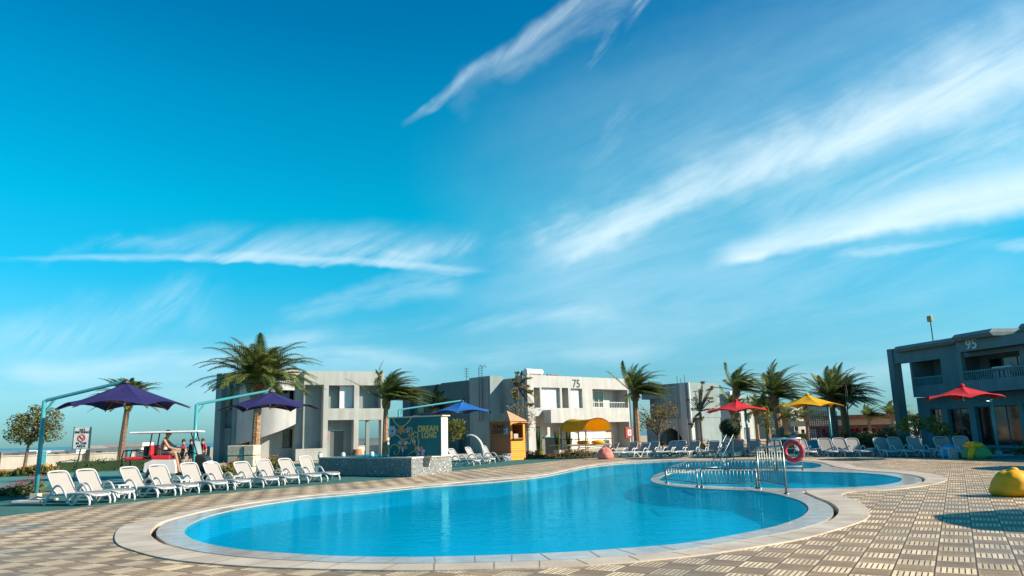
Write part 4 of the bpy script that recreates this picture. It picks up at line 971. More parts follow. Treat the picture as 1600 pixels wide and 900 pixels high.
def flower(cx_, cy_, r, mp, mc, petals=6, rot=0.0, m2=None):
    X, Z = mp_(cx_, cy_); s_ = W_/(822-158)
    for k in range(petals):
        a = rot+2*math.pi*k/petals; vs = [(X, -.035, Z)]
        for q in range(9):
            b = -.42+.84*q/8; rad = r*s_*(1-.12*abs(q-4)/4)*(.55+.45*math.cos(b*2.2)); vs.append((X+rad*math.cos(a+b), -.035, Z+rad*math.sin(a+b)))
        MB().add(vs, [tuple(range(9, -1, -1))]).build('painted_petal', (m2 if m2 and k % 2 else mp), mu)
    MB().ell((X, -.035, Z), (r*.2*s_, .01, r*.2*s_), 10, 6).build('painted_centre', mc, mu)
flower(205, 280, 62, lilac, dkb, 7, .2); flower(342, 462, 72, lilac, dkb, 6, .5, orng); flower(410, 262, 34, lilac, orng, 5, .4); flower(565, 552, 66, lilac, dkb, 7, .3, orng); flower(428, 330, 26, orng, orng, 5); flower(487, 410, 24, lilac, orng, 5)
X, Z = mp_(322, 270); s_ = W_/664
MB().add([(X+s_*a, -.034, Z+s_*b) for a, b in [(-52, -28), (-40, 20), (-18, 45), (18, 45), (40, 22), (58, -20), (30, -30), (16, -12), (-4, -48), (-22, -22)]], [tuple(range(9, -1, -1))]).build('painted_blossom', orng, mu)
X, Z = mp_(662, 245); text('DREAM', .36, gold, mu, TX(X, -.03, Z, .95), 'lettering', .006, 1.0, bold=.012)
X, Z = mp_(675, 330); text('LONG', .34, gold, mu, TX(X, -.03, Z, .85), 'lettering', .006, 1.0, bold=.012)
# bollard lamps on the basin
for k, (px, py, l_) in enumerate(((500, 715, 'small white bollard lamp on the left end of the fountain basin'), (536, 714, 'small white bollard lamp between building door and mural wall'), (581, 713, 'small white bollard lamp next to the palm trunk by the mural'))):
    b_ = thing('bollard_lamp', l_, 'lamp', (pt(px, py, 38).x, 38, 0), 0, 'bollard lamps behind the fountain'); MB().lathe([(.07, 0), (.07, .75), (.11, .76), (.11, .95), (.05, 1.02)], 12).build('post', frame_w, b_, smooth=False); MB().lathe([(.08, 1.021), (.06, 1.05)], 12).build('cap', dark_metal, b_)
pot = thing('clay_pot', 'round terracotta pot on the path behind the fountain basin', 'pot', (pt(558, 708, 44).x, 44, 0)); MB().lathe([(.16, .0), (.3, .25), (.36, .62), (.25, .98), (.28, 1.04)], 18).build('pot_body', mat('terracotta', (.42, .17, .08), .8, .15), pot, smooth=True); MB().lathe([(.24, 1.04), (.22, 1.06)], 18).build('soil', bark_d, pot)
# ================================================================== towel booth
kb = gp(798.6, 719.5)
bo = thing('towel_booth', 'wooden towel booth with pyramid roof and open hatch, lit yellow on one side', 'booth', (kb.x, kb.y, 0), R(-46))
# local: +x runs back-left? use two faces: left face along -x at y=0 ... right face along +y
def planks(nm, col, hue):
    m = bpy.data.materials.new(nm); N, L, b = nodes(m); t = N.new('ShaderNodeTexCoord'); s = N.new('ShaderNodeSeparateXYZ'); L.new(t.outputs['Object'], s.inputs[0])
    mu_ = N.new('ShaderNodeMath'); mu_.operation = 'MULTIPLY'; L.new(s.outputs[2], mu_.inputs[0]); mu_.inputs[1].default_value = 8.0
    fl_ = N.new('ShaderNodeMath'); fl_.operation = 'FLOOR'; L.new(mu_.outputs[0], fl_.inputs[0]); fr_ = N.new('ShaderNodeMath'); fr_.operation = 'FRACT'; L.new(mu_.outputs[0], fr_.inputs[0])
    w1 = N.new('ShaderNodeTexWhiteNoise'); w1.noise_dimensions = '1D'; L.new(fl_.outputs[0], w1.inputs['W'])
    gr = N.new('ShaderNodeTexNoise'); gr.inputs['Scale'].default_value = 3; mp = N.new('ShaderNodeMapping'); mp.inputs['Scale'].default_value = (1, 1, 14); L.new(t.outputs['Object'], mp.inputs[0]); L.new(mp.outputs[0], gr.inputs[0])
    ad = N.new('ShaderNodeMath'); ad.operation = 'ADD'; L.new(w1.outputs[0], ad.inputs[0]); L.new(gr.outputs[0], ad.inputs[1])
    r = N.new('ShaderNodeValToRGB'); L.new(ad.outputs[0], r.inputs[0]); c = Vector(col); stops(r, [(.2, tuple(c*.75)), (.9, tuple(c*1.2))])
    lt = N.new('ShaderNodeMath'); lt.operation = 'GREATER_THAN'; L.new(fr_.outputs[0], lt.inputs[0]); lt.inputs[1].default_value = .08
    mx = N.new('ShaderNodeMix'); mx.data_type = 'RGBA'; mx.inputs[6].default_value = (*(c*.35), 1); L.new(lt.outputs[0], mx.inputs[0]); L.new(r.outputs[0], mx.inputs[7]); L.new(mx.outputs[2], b.inputs['Base Color'])
    bp = N.new('ShaderNodeBump'); bp.inputs['Distance'].default_value = .02; L.new(lt.outputs[0], bp.inputs['Height']); L.new(bp.outputs[0], b.inputs['Normal']); b.inputs['Roughness'].default_value = .6
    return m
pw = planks('shaded_planks', (.36, .105, .035), 0)  # darker copy of the planks, shade of the left side in the colour
zE = pt(798.6, 657, kb.y).z; zA = pt(793, 641.5, kb.y+1.2).z
la, lb_ = 2.0, 1.35
w = MB(); wall(w, -la, 0, 0, zE, [], 0, .06)
w.build('side_wall', pw, bo)
Xr = Matrix.Rotation(R(90), 4, 'Z')
w = MB(); tmp = MB(); wall(tmp, .063, lb_, 0, zE, [(.18, lb_-.18, 1.42, 2.25)], 0, .06); w.add(tmp.v, tmp.f, Xr); w.build('counter_wall', planks('sunlit_planks', (.60, .25, .02), 0), bo)  # brighter copy of the planks, sunlight put into the colour
MB().box(-la, .06, 0, -la+.06, lb_, zE).box(-la+.06, lb_-.06, 0, -.065, lb_, zE).box(-la+.06, .06, .0, -.065, lb_-.06, .05).build('rear_wall', pw, bo)
MB().box(-.06, .14, 1.36, .22, lb_-.12, 1.415).build('counter', pw, bo)
MB().box(-.5, .5, 1.42, -.2, .9, 1.7).build('towel_stack', curtain, bo)
e_ = .09; cx_, cy_ = -la/2, lb_/2
MB().add([(-la-e_, -e_, zE), (e_, -e_, zE), (e_, lb_+e_, zE), (-la-e_, lb_+e_, zE), (cx_, cy_, zA), (-la-e_, -e_, zE-.06), (e_, -e_, zE-.06), (e_, lb_+e_, zE-.06), (-la-e_, lb_+e_, zE-.06)],
         [(0, 1, 4), (1, 2, 4), (2, 3, 4), (3, 0, 4), (0, 5, 6, 1), (1, 6, 7, 2), (2, 7, 8, 3), (3, 8, 5, 0)]).build('roof', mat('faded_roof_boards', (.46, .26, .15), .8, .15, 4), bo)
hm = MB(); hm.box(.0, .18, -.02, .80, lb_-.18, .03, Matrix.Translation((.02, 0, 2.32)) @ Matrix.Rotation(R(-6), 4, 'Y')); hm.build('hatch_flap', pw, bo)
text('TOWEL\nCENTER', .38, mat('dark_lettering', (.05, .03, .02), .7), bo, TX(-1.08, -.015, 2.0, 1.0), 'lettering', .012, 1.0)
MB().box(-.62, -.02, 1.68, -.22, -.003, 2.1).build('poster', mat('pale_blue_poster', (.30, .45, .55), .6, .2, 12), bo)
# ================================================================== canopy daybed
Yd = 50.0; pL, pR = at(916, Yd), at(957, Yd)
dd = thing('canopy_daybed', 'garden daybed under a curved yellow canopy on thin posts by the flower bed', 'daybed', (pL.x, Yd, 0), R(-3))
wd = (pR-pL).x; zc_ = pt(936, 653, Yd).z; zs_ = pt(916, 672.5, Yd).z; LD = 2.6; sh = -1.55
cn = MB(); vs = []; fs = []; nA = 16; nB = 8
for j in range(nB+1):
    v = j/nB
    for i in range(nA+1):
        a = math.pi*(1-i/nA); vs.append((wd/2+wd/2*math.cos(a)*(1.0)+sh*v-.0, LD*v, zs_+(zc_-zs_)*math.sin(a)**.8-.06*math.sin(math.pi*v)))
for j in range(nB):
    for i in range(nA): a = j*(nA+1)+i; fs.append((a, a+1, a+nA+2, a+nA+1))
cn.add(vs, fs); ca = cn.build('canopy', mat('thin_yellow_canvas', (.85, .52, .015), .8, .06, 3, trans=.45), dd); so = ca.modifiers.new('thickness', 'SOLIDIFY'); so.thickness = .02
for v in (0, 1):
    for s in (0, 1): MB().tube(spl3([(wd*s+sh*v+(.12 if s else 0), LD*v, 0), (wd*s+sh*v+(.08 if s else 0), LD*v, zs_*.6), (wd*s+sh*v, LD*v, zs_)], 4), .03, 6).build('post', dark_metal if not s else wood_rib, dd)
    MB().tube([(wd/2+wd/2*math.cos(math.pi*k/12)+sh*v, LD*v-.01, zs_+(zc_-zs_)*max(0, math.sin(math.pi*k/12))**.8) for k in range(13)], .03, 6).build('arch', wood_rib, dd)
zb_ = pt(936, 694, Yd).z
MB().box(-1.5, .2, zb_-.1, wd-.05, LD-.2, zb_).build('bed_frame', mat('pale_wood', (.48, .34, .22), .7, .15), dd, bevel=.02)
for k in range(2): MB().ell((-.1+k*.95, .95, zb_+.12), (.46, .6, .14), 12, 8).build('cushion', yel_fab, dd, smooth=True)
MB().tube([(-1.5, .2, zb_+.35), (-.0, .15, zb_+.35), (wd, .15, zb_+.35)], .025, 6).tube([(-1.4, .2, zb_-.15), (-.6, .2, .35), (.3, .2, zb_-.15)], .02, 6).build('side_rail', dark_metal, dd)
MB().box(-2.4, .9, zb_-.05, -1.2, 1.9, zb_).tube([(-1.8, 1.4, 0), (-1.8, 1.4, zb_-.05)], .04, 6).build('table_board', mat('pale_wood', (.48, .34, .22)), dd)
# ================================================================== bean bags and slatted table
def beanbag(name, label, cx_, cy_, w_, d_, h_, m, seed, top=None, rz=0):
    t = thing(name, label, 'bean bag', (cx_, cy_, 0), rz, 'bean bags on the deck'); rnd = random.Random(seed); ph = [rnd.random()*6 for _ in range(6)]
    def f(q):
        a = math.atan2(q.y, q.x); return 1+.035*math.sin(3*a+ph[0])+.022*math.sin(5*a+ph[1]+q.z*3)+.016*math.sin(9*q.z+ph[2]+2*a)+.012*math.sin(11*a+ph[3]-4*q.z)
    mb = MB(); mb.ell((0, 0, 0), (w_/2, d_/2, 1), 36, 22, f=f)
    vs = []
    for (x_, y_, z_) in mb.v:
        zz = max(-.8, min(1, z_)); r = 1.0
        k = (zz+.8)/1.8; taper = 1.06-.50*max(0, k-.15)**1.25
        vs.append((x_*taper/max(.35, math.sqrt(max(.04, 1-z_*z_)))*min(1, math.sqrt(max(0, 1-z_**4))+.0)*.98, y_*taper/max(.35, math.sqrt(max(.04, 1-z_*z_)))*min(1, math.sqrt(max(0, 1-z_**4)))*.98, k*h_))
    mb.v = vs; mb.build('bag', m, t, smooth=True)
    MB().ell((.03, 0, h_*.98), (.10, .08, .06), 10, 8, f=lambda q: 1+.2*math.sin(5*math.atan2(q.y, q.x))).build('gathered_top', top or m, t, smooth=True)
    return t
yb = mat('yellow_bag', (.80, .36, .01), .6, .1, 3, bump=.5, bscale=7)
g = gp(1592, 778); beanbag('bean_bag', 'big yellow bean bag on the paving at the right edge', g.x+.27, g.y+.5, 1.0, .95, .58, yb, 3)
g = gp(947, 717.5); beanbag('bean_bag', 'small pink bean bag at the edge of the paving by the yellow canopy', g.x, g.y+.3, 1.0, .9, .72, mat('pink_bag', (.62, .21, .17), .8, .1, 3, bump=.5, bscale=7), 5)
g = gp(1535, 717.5); gb = beanbag('bean_bag', 'green bean bag with a yellow cloth thrown over it', g.x+.05, g.y+.45, 1.30, 1.1, .66, mat('green_bag', (.10, .27, .10), .8, .15, 3, bump=.5, bscale=6), 8)
yc = MB(); yc.ell((-.12, -.05, .60), (.42, .4, .17), 20, 12, f=lambda q: 1+.10*math.sin(6*math.atan2(q.y, q.x)+3*q.z)); yc.tube([(-.3, -.3, .55), (-.5, -.42, .28), (-.62, -.48, .03)], [.16, .12, .10], 8)
cl_ = yc.build('beach_towel', yb, None, smooth=True); cl_.location = gb.location; tag(cl_, 'yellow towel draped over the green bean bag', 'towel')
g = gp(1502, 716); beanbag('bean_bag', 'bright blue bean bag behind the white slatted table', g.x+.1, g.y+1.0, 1.15, 1.0, .62, mat('blue_bag', (.02, .33, .55), .8, .1, 3, bump=.5, bscale=6), 11)
g0_, g1_ = gp(1482, 717), gp(1507, 717)
st = thing('slatted_table', 'low white slatted table beside the bean bags', 'table', ((g0_.x+g1_.x)/2, g0_.y+.25, 0), R(4)); w2 = (g1_.x-g0_.x)/2; hz_ = pt(1495, 699.5, g0_.y).z
for k in range(5): MB().box(-w2, -.25+k*.11, hz_-.03, w2, -.17+k*.11, hz_).build('slat', white_plastic, st)
for k in range(5):
    xx = -w2+.02+(2*w2-.09)*k/4; MB().box(xx, -.25, 0, xx+.05, -.2, hz_-.032).build('leg', white_plastic, st)
    if k in (0, 4): MB().box(xx, .24, 0, xx+.05, .29, hz_-.032).build('leg', white_plastic, st)
# ================================================================== railings, ladder, life ring
def railing(label, gA, gB, h0, h1, bars, foot=True, low=.12, rA=None, rad=.020, extra=None):
    d = gB-gA; L_n = d.length; t = thing('pool_railing', label, 'railing', gA, math.atan2(d.y, d.x), 'steel railings of the small pool')
    for xx, hh in ((0, h0), (L_n, h1)):
        MB().tube([(xx, 0, 0), (xx, 0, hh-.05)], rad*1.15, 8).lathe([(.07, 0), (.07, .015), (.035, .04)], 12, Matrix.Translation((xx, 0, 0))).build('post', steel, t, smooth=True)
    r = .06
    MB().tube([(0, 0, h0-.08), (.02, 0, h0-.025), (r+.02, 0, h0), (L_n-r-.02, 0, h1), (L_n-.02, 0, h1-.025), (L_n, 0, h1-.08)], rad, 8).build('top_rail', steel, t, smooth=True)
    MB().tube([(0, 0, low), (L_n, 0, low)], rad*.8, 8).build('bottom_rail', steel, t, smooth=True)
    for k in range(bars):
        u = (k+1)/(bars+1); MB().tube([(L_n*u, 0, low), (L_n*u, 0, h0+(h1-h0)*u)], .0095, 6).build('bar', steel, t, smooth=True)
    return t
def G0(px, py): v = gp(px, py); v.z = .008; return v
railing('low steel railing at the front left of the small pool', G0(1042, 755.5), G0(1090, 761.5), .50, .50, 10)
railing('low steel railing at the front middle of the small pool', G0(1097, 762), G0(1183, 763.5), .53, .53, 14)
railing('tall steel railing panel nearest the camera at the pool divide', G0(1187, 764), G0(1229, 772.5), 1.10, 1.18, 9, low=.22, rad=.025)
railing('low steel railing at the left turn of the small pool', G0(1040, 749), G0(1073, 737), .36, .36, 6)
railing('low steel railing at the back left of the small pool', G0(1076, 736.6), G0(1133, 734.8), .36, .36, 9)
railing('low steel railing at the back right of the small pool', G0(1138, 734.8), G0(1211, 734.9), .40, .40, 12)
a_, b_ = G0(1214, 735.5), G0(1254, 735)
ls = thing('life_ring_stand', 'steel stand with white cross bars behind the tall railing', 'stand', a_, math.atan2((b_-a_).y, (b_-a_).x)); Ls = (b_-a_).length; hs_ = pt(1230, 685.5, a_.y).z
for xx in (0, Ls): MB().tube([(xx, 0, 0), (xx, 0, hs_)], .03, 8).build('post', steel, ls, smooth=True)
MB().tube([(-.15, 0, hs_), (Ls+.05, 0, hs_)], .035, 8).build('top_bar', frame_w, ls, smooth=True); MB().tube([(0, 0, .16), (Ls, 0, .16)], .035, 8).build('bottom_bar', frame_w, ls, smooth=True)
MB().box(Ls*.65, -.04, hs_+.03, Ls*.9, .04, hs_+.11).build('clamp', mat('blue_clamp', (.03, .2, .5), .5), ls)
rc = pt(1239.5, 705, a_.y-.25); mt_ = MB(); n1, n2 = 32, 12; vs = []; Rr, rr_ = .345, .095
for i in range(n1):
    a = 2*math.pi*i/n1
    for k in range(n2): b = 2*math.pi*k/n2; vs.append(((Rr+rr_*math.cos(b))*math.cos(a), rr_*.8*math.sin(b), (Rr+rr_*math.cos(b))*math.sin(a)))
mt_.add(vs, [(i*n2+k, ((i+1) % n1)*n2+k, ((i+1) % n1)*n2+(k+1) % n2, i*n2+(k+1) % n2) for i in range(n1) for k in range(n2)])
lr = thing('life_ring', 'red life ring hanging from the steel stand over the small pool', 'life ring', rc, R(-42)); mt_.build('ring', mat('life_ring_red', (.78, .05, .06), .45, .08), lr, smooth=True)
for k in range(4):
    a = math.pi/4+k*math.pi/2; MB().tube([((Rr)*math.cos(a+t_), 0, (Rr)*math.sin(a+t_)) for t_ in (-.09, 0, .09)], [rr_*1.06]*3, 12).build('band', mat('ring_band', (.55, .10, .10), .5), lr, smooth=True)
MB().tube([((Rr+.11)*math.cos(2*math.pi*k/24)*(1+.02*math.sin(k*3.0)), -.0, (Rr+.11)*math.sin(2*math.pi*k/24)) for k in range(24)], .008, 5, closed=True).build('rope', frame_w, lr)
# ladder at the far edge
ga, gb_ = gp(1113, 722.5), gp(1123, 722.5); Yl = ga.y
ld_ = thing('pool_ladder', 'inclined steel pool ladder with two long handrails at the far edge', 'ladder', (ga.x, Yl, 0), 0); wl_ = gb_.x-ga.x
zt2 = pt(1136, 679, Yl).z; sl_ = pt(1136, 679, Yl).x-ga.x
for xx in (0, wl_+.08):
    MB().tube([(xx-.05, 0, -.3), (xx, 0, 0), (xx+sl_*.97, .05, zt2), (xx+sl_*.97+.05, .3, zt2-.03), (xx+sl_*.97+.06, .5, .9), (xx+sl_*.97+.06, .55, .02)], .024, 8).build('handrail', steel, ld_, smooth=True)
for k in range(4): u = .12+.2*k; MB().box(sl_*u-.05, -.02, zt2*u, sl_*u+wl_+.08, .08, zt2*u+.03).build('rung', steel, ld_)
# ================================================================== palms
def make_palm(label, H, Rc, seed, wind=0.0, n=46, trunk_r=.22, lean=(0, 0), up=1.0, group=None, cat='palm tree', cols=None, droopk=1.0, nl=46, tb=None, elr=76):
    rnd = random.Random(seed); t = thing('palm_tree', label, cat, (0, 0, 0), 0, group)
    tr = MB(); pts = []; rr = []; m = int(H/.07)
    for i in range(m+1):
        u = i/m; pts.append((lean[0]*u**1.5, lean[1]*u**1.5, H*u)); rr.append(trunk_r*(1.25-.35*u+(.35*(1-u)**8))*(1+.05*(i % 2)))
    nn = 16; vs = []; fs = []
    for i, p in enumerate(pts):
        for k in range(nn):
            a = 2*math.pi*k/nn; zz = p[2]/.17; st = (zz+k/nn*3) % 1.0; st2 = (zz*1.0-k/nn*5) % 1.0
            r = rr[i]*(1+.20*abs(st-st2)-.06); vs.append((p[0]+r*math.cos(a), p[1]+r*math.sin(a), p[2]))
    for i in range(m):
        for k in range(nn): l = (k+1) % nn; fs.append((i*nn+k, i*nn+l, (i+1)*nn+l, (i+1)*nn+k))
    tr.add(vs, fs).build('trunk', tb or bark, t)
    top = Vector((lean[0], lean[1], H))
    bt = MB()
    for k in range(70):
        a = k*2.39996; zz = H-.75+.95*(k/70); r = trunk_r*(1.0+.35*math.sin(math.pi*(k/70)**.8))
        c = Vector((lean[0]+math.cos(a)*r, lean[1]+math.sin(a)*r, zz)); o = Vector((math.cos(a), math.sin(a), 1.5)).normalized()*.2; s = Vector((-math.sin(a), math.cos(a), 0))*.06
        q = Vector((math.cos(a), math.sin(a), 0))*.05
        bt.add([c-s-q, c+s-q, c+s*.8+q, c-s*.8+q, c+o-s*.4, c+o+s*.4], [(0, 1, 2, 3), (3, 2, 5, 4), (0, 4, 5, 1), (0, 3, 4), (1, 5, 2)])
    bt.build('leaf_boots', dry, t)
    cr_ = MB()
    for k in range(n):
        a = k*2.39996+rnd.uniform(-.2, .2); age = k/n                       # 0 young/upright .. 1 old/low
        el = R(70-(elr-8)*age**.85+rnd.uniform(-8, 8))*up; L = Rc*(1.02+.16*math.sin(k))*rnd.uniform(.88, 1.1)*(1 if age > .22 else .66+age*1.5)
        d = Vector((math.cos(a)*math.cos(el)+wind*.55, math.sin(a)*math.cos(el), math.sin(el)+.1*wind)).normalized(); p = top+Vector((0, 0, .1-.3*age)); P = [p.copy()]; ns = 12
        for i in range(ns):
            d = d+Vector((wind*.085, wind*.02, -.072*droopk*(1.15-.3*age)*(.3+1.5*i/ns)))+Vector((rnd.gauss(0, .012), rnd.gauss(0, .012), 0)); d.normalize(); p = p+d*(L/ns); P.append(p.copy())
        cr_.tube(P, [.030*(1-.85*i/ns)+.003 for i in range(ns+1)], 4)
        for j in range(nl):
            u = .16+.84*(j/(nl-1)); f = u*ns; i = min(ns-1, int(f)); q = P[i].lerp(P[i+1], f-i); tg = (P[i+1]-P[i]).normalized()
            sd_ = tg.cross(Vector((0, 0, 1))); sd_ = sd_.normalized() if sd_.length > .05 else Vector((1, 0, 0)); nrm = sd_.cross(tg)
            ll = Rc*.235*math.sin(math.pi*min(1, .20+.78*u))**.6*rnd.uniform(.85, 1.12)*(1-.25*u); wdt = .021*max(1, Rc/2.4)
            for s in (-1, 1):
                dr = (sd_*s*.80+tg*(.75+.55*u)+nrm*(.28 if j % 2 else .02)+Vector((wind*.16, 0, -.17))).normalized(); e = q+dr*ll+Vector((0, 0, -.09*ll)); mi = q+dr*ll*.5+Vector((0, 0, .01))
                w_ = dr.cross(nrm).normalized()*wdt
                cr_.add([q-w_*.6, q+w_*.6, mi+w_, mi-w_, e], [(0, 1, 2, 3), (3, 2, 4)])
    cr_.build('crown', cols or frond, t)
    return t
def place(t, px, Y, rz=0.0, z0=0.0): p = at(px, Y); t.location = (p.x, Y, z0); t.rotation_euler.z = rz; return t
def zt(px, py, Y): return pt(px, py, Y).z
gp1 = 'date palms around the pool'
p2 = place(make_palm('tallest date palm with full symmetrical crown in front of the rounded stair tower', zt(400, 597, 38), 3.0, 5, .08, droopk=1.4, elr=66, n=84, trunk_r=.17, lean=(.1, 0), group=gp1, nl=40), 397, 38)
p1 = place(make_palm('date palm behind the indigo parasol at the far left', zt(194, 624, 55), 2.45, 9, .1, n=50, tb=bark_d, trunk_r=.18, lean=(.3, 0), group=gp1, droopk=1.1), 187, 55)  # dark bark here puts the trunk's shade into its colour
p3 = place(make_palm('date palm with crown swept to the right between the stair building and mural wall', zt(600, 622, 50), 2.75, 21, 1.0, n=60, trunk_r=.15, lean=(.08, 0), group=gp1), 601, 50)
p5 = place(make_palm('date palm with ragged wind blown crown between building 75 and the arched wall', zt(996, 612, 60), 2.7, 33, .95, n=60, trunk_r=.21, group=gp1), 997, 60)
place(make_palm('low dark palm behind the bright blue parasol', zt(686, 642, 60), 2.1, 14, .3, n=34, trunk_r=.2, group=gp1, cols=leaf_d), 682, 60)
place(make_palm('date palm with swept crown directly behind the red parasol near the ladder', zt(1157, 607, 66), 2.7, 45, 1.0, n=56, trunk_r=.19, lean=(.2, 0), group=gp1), 1154, 66)
place(make_palm('shorter palm with loose crown left of the red parasol', zt(1146, 636, 70), 2.2, 52, .6, n=30, trunk_r=.2, group=gp1), 1149, 70)
p7 = place(make_palm('leaning date palm with a broad crown between the red and yellow parasols', zt(1217, 617, 54), 2.6, 61, .75, n=60, trunk_r=.22, lean=(-.25, 0), group=gp1), 1222, 54)
def palm_copy(src, px, Y, rz, label, sc, topy, srcH):
    o = dup(src, (at(px, Y).x, Y, 0), rz, label, gp1); s = zt(px, topy, Y)/srcH; o.scale = (sc, sc, s); return o
H7 = zt(1217, 617, 54); H5 = zt(996, 612, 60)
palm_copy(p7, 1203, 66, .3, 'slim palm just left of the leaning broad palm, partly hidden', .85, 640, H7)
palm_copy(p5, 1185, 76, -.2, 'small palm halfway between the red and the yellow parasol', .75, 644, H5)
p9 = place(make_palm('date palm rising right behind the yellow parasol mast, left one of two', zt(1304, 622, 55), 2.75, 71, .55, n=58, trunk_r=.2, group=gp1), 1307, 55)
p10 = place(make_palm('date palm right of the yellow parasol, right one of two', zt(1322, 620, 57), 2.75, 77, .7, n=58, trunk_r=.21, lean=(-.15, 0), group=gp1), 1326, 57)
palm_copy(p5, 1361, 84, .1, 'small distant palm in front of the beach restaurant roof', .72, 650, H5)
palm_copy(p5, 1398, 82, .4, 'distant palm right beside the dark corner pillar', .85, 646, H5)
palm_copy(p7, 1231, 80, 1.0, 'small palm under the left wing of the yellow parasol', .75, 652, H7)
palm_copy(p5, 1264, 78, .8, 'dark small palm below the yellow parasol canopy', .8, 652, H5)
# ================================================================== leafy trees and shrubs
def leaves(mb, c, r, n, size, rnd, flat=0.0, hollow=.35, lumps=5):
    c = Vector(c); L_s = [(Vector((rnd.gauss(0, 1), rnd.gauss(0, 1), rnd.gauss(0, 1))).normalized(), rnd.uniform(.1, .35)) for _ in range(lumps)]
    for _ in range(n):
        d = Vector((rnd.gauss(0, 1), rnd.gauss(0, 1), rnd.gauss(0, 1))).normalized(); g = .82+sum(a*max(0, d.dot(v))**4 for v, a in L_s)
        q = (hollow+(1-hollow)*rnd.random()**.6)*g
        p = c+Vector((d.x*r[0]*q, d.y*r[1]*q, d.z*r[2]*q)); a = Vector((rnd.gauss(0, 1), rnd.gauss(0, 1), rnd.gauss(0, .6))).normalized(); b = a.cross(Vector((rnd.gauss(0, 1), rnd.gauss(0, 1), rnd.gauss(0, 1)))).normalized(); s = size*rnd.uniform(.6, 1.3)
        mb.add([p-a*s, p+b*s*.45, p+a*s, p-b*s*.45], [(0, 1, 2, 3)])
def branches(mb, base, tips, r0, rnd, fork=.45):
    base = Vector(base)
    for tp in tips:
        tp = Vector(tp); mid = base.lerp(tp, .5)+Vector((rnd.uniform(-.1, .1), rnd.uniform(-.1, .1), .1)); mb.tube(spl3([base, mid, tp], 4), [r0*(1-.8*i/8) for i in range(9)], 6)
def tree(label, px, Y, H0, blobs, mt_leaf, seed, trunk_h, tr=.09, size=.06, dens=900, name='leafy_tree', lean=0.0, flowers=None, hollow=.35, cat='tree', group=None):
    """blobs: (dx, dy, z, rx, ry, rz) relative to the trunk foot"""
    rnd = random.Random(seed); p = at(px, Y); t = thing(name, label, cat, (p.x, Y, 0), 0, group)
    tb = MB(); tb.tube(spl3([(0, 0, 0), (lean*.4, 0, trunk_h*.5), (lean, 0, trunk_h)], 5), [tr*(1.25-.5*i/10) for i in range(11)], 8)
    tips = [(b[0]+rnd.uniform(-.3, .3)*b[3], b[1]+rnd.uniform(-.3, .3)*b[4], b[2]+b[5]*rnd.uniform(0, .5)) for b in blobs for _ in range(3)]
    branches(tb, (lean, 0, trunk_h*.95), tips, tr*.55, rnd); tb.build('trunk', bark_d, t, smooth=True)
    cb = MB()
    for b in blobs: leaves(cb, b[:3], b[3:], int(dens*b[3]*b[5]), size, rnd, hollow=hollow)
    cb.build('crown', mt_leaf, t)
    if flowers:
        fb_ = MB()
        for b in blobs: leaves(fb_, b[:3], [k*1.02 for k in b[3:]], int(dens*.12*b[3]*b[5]), size*.8, rnd, hollow=.8)
        fb_.build('blossom', flowers, t)
    return t
tree('round leafy tree with yellowing leaves behind the leftmost parasol mast', 37, 50, 0, [(.1, 0, 2.9, 1.3, 1.2, 1.15), (1.25, .2, 3.5, 1.0, 1.0, .85), (1.5, -.2, 2.6, .9, .9, .8), (-.55, 0, 3.4, .8, .8, .7), (-.8, 0, 2.5, .75, .8, .65), (.6, 0, 4.0, .8, .8, .5)], mat('leaf_mixed', (.045, .07, .02), .6, .35, 1.5, island=.5, trans=.2, col2=(.17, .14, .02)), 4, 1.9, .10, .085, 900, lean=.15)
tree('round green bush on a stem between the mural wall and the booth', 709, 52, 0, [(0, 0, 1.95, .95, .9, .85), (.3, 0, 2.35, .6, .6, .5), (-.4, 0, 2.4, .6, .6, .5)], mat('leaf_bush', (.09, .12, .02), .6, .3, 1.5, island=.4, trans=.2, col2=(.16, .16, .02)), 6, 1.4, .07, .07, 1100, name='round_bush')
tree('yellow brown shrub tree right of the ragged palm by the arched wall', 1030, 62, 0, [(-.2, 0, 2.9, 1.5, 1.2, .95), (.8, 0, 3.2, 1.2, 1.0, .8), (-1.2, 0, 2.4, .9, .9, .8), (0, 0, 2.0, 1.3, .9, .5)], leaf_o, 8, 1.3, .08, .08, 420, name='shrub_tree')
leaf_l = mat('leaf_light', (.10, .14, .03), .6, .35, 1.5, island=.5, trans=.3, col2=(.18, .18, .04))
lb = lambda px, py, Y, bx: (pt(px, py, Y).x-at(bx, Y).x, pt(px, py, Y).z)
def layered(label, bx, Y, spots, ty, seed, group=None, lm=None, dens=900):
    bl = []
    for (px, py, rw, rh) in spots:
        dx_, z_ = lb(px, py, Y, bx); s_ = Y/FPX; rq = random.Random(px)
        for _ in range(4): bl.append((dx_+rq.uniform(-.6, .6)*rw*s_, rq.uniform(-.4, .4), z_+rq.uniform(-.6, .6)*rh*s_, rw*s_*rq.uniform(.35, .7), rw*s_*.5, rh*s_*rq.uniform(.3, .6)))
    return tree(label, bx, Y, 0, bl, lm or leaf_o, seed, zt(bx, ty, Y), .06, .075, dens*1.5, name='layered_tree', flowers=None, hollow=.1)
layered('slim tree with separate flat leaf layers in front of building 75', 811, 56, [(803, 595, 7, 3), (826, 590, 10, 3.5), (822, 603, 7, 3), (800, 612, 9, 4), (829, 612, 9, 4), (808, 621, 10, 4), (830, 632, 9, 4), (806, 582, 7, 3), (838, 620, 5, 2)], 600, 3, dens=1300, lm=leaf_y)
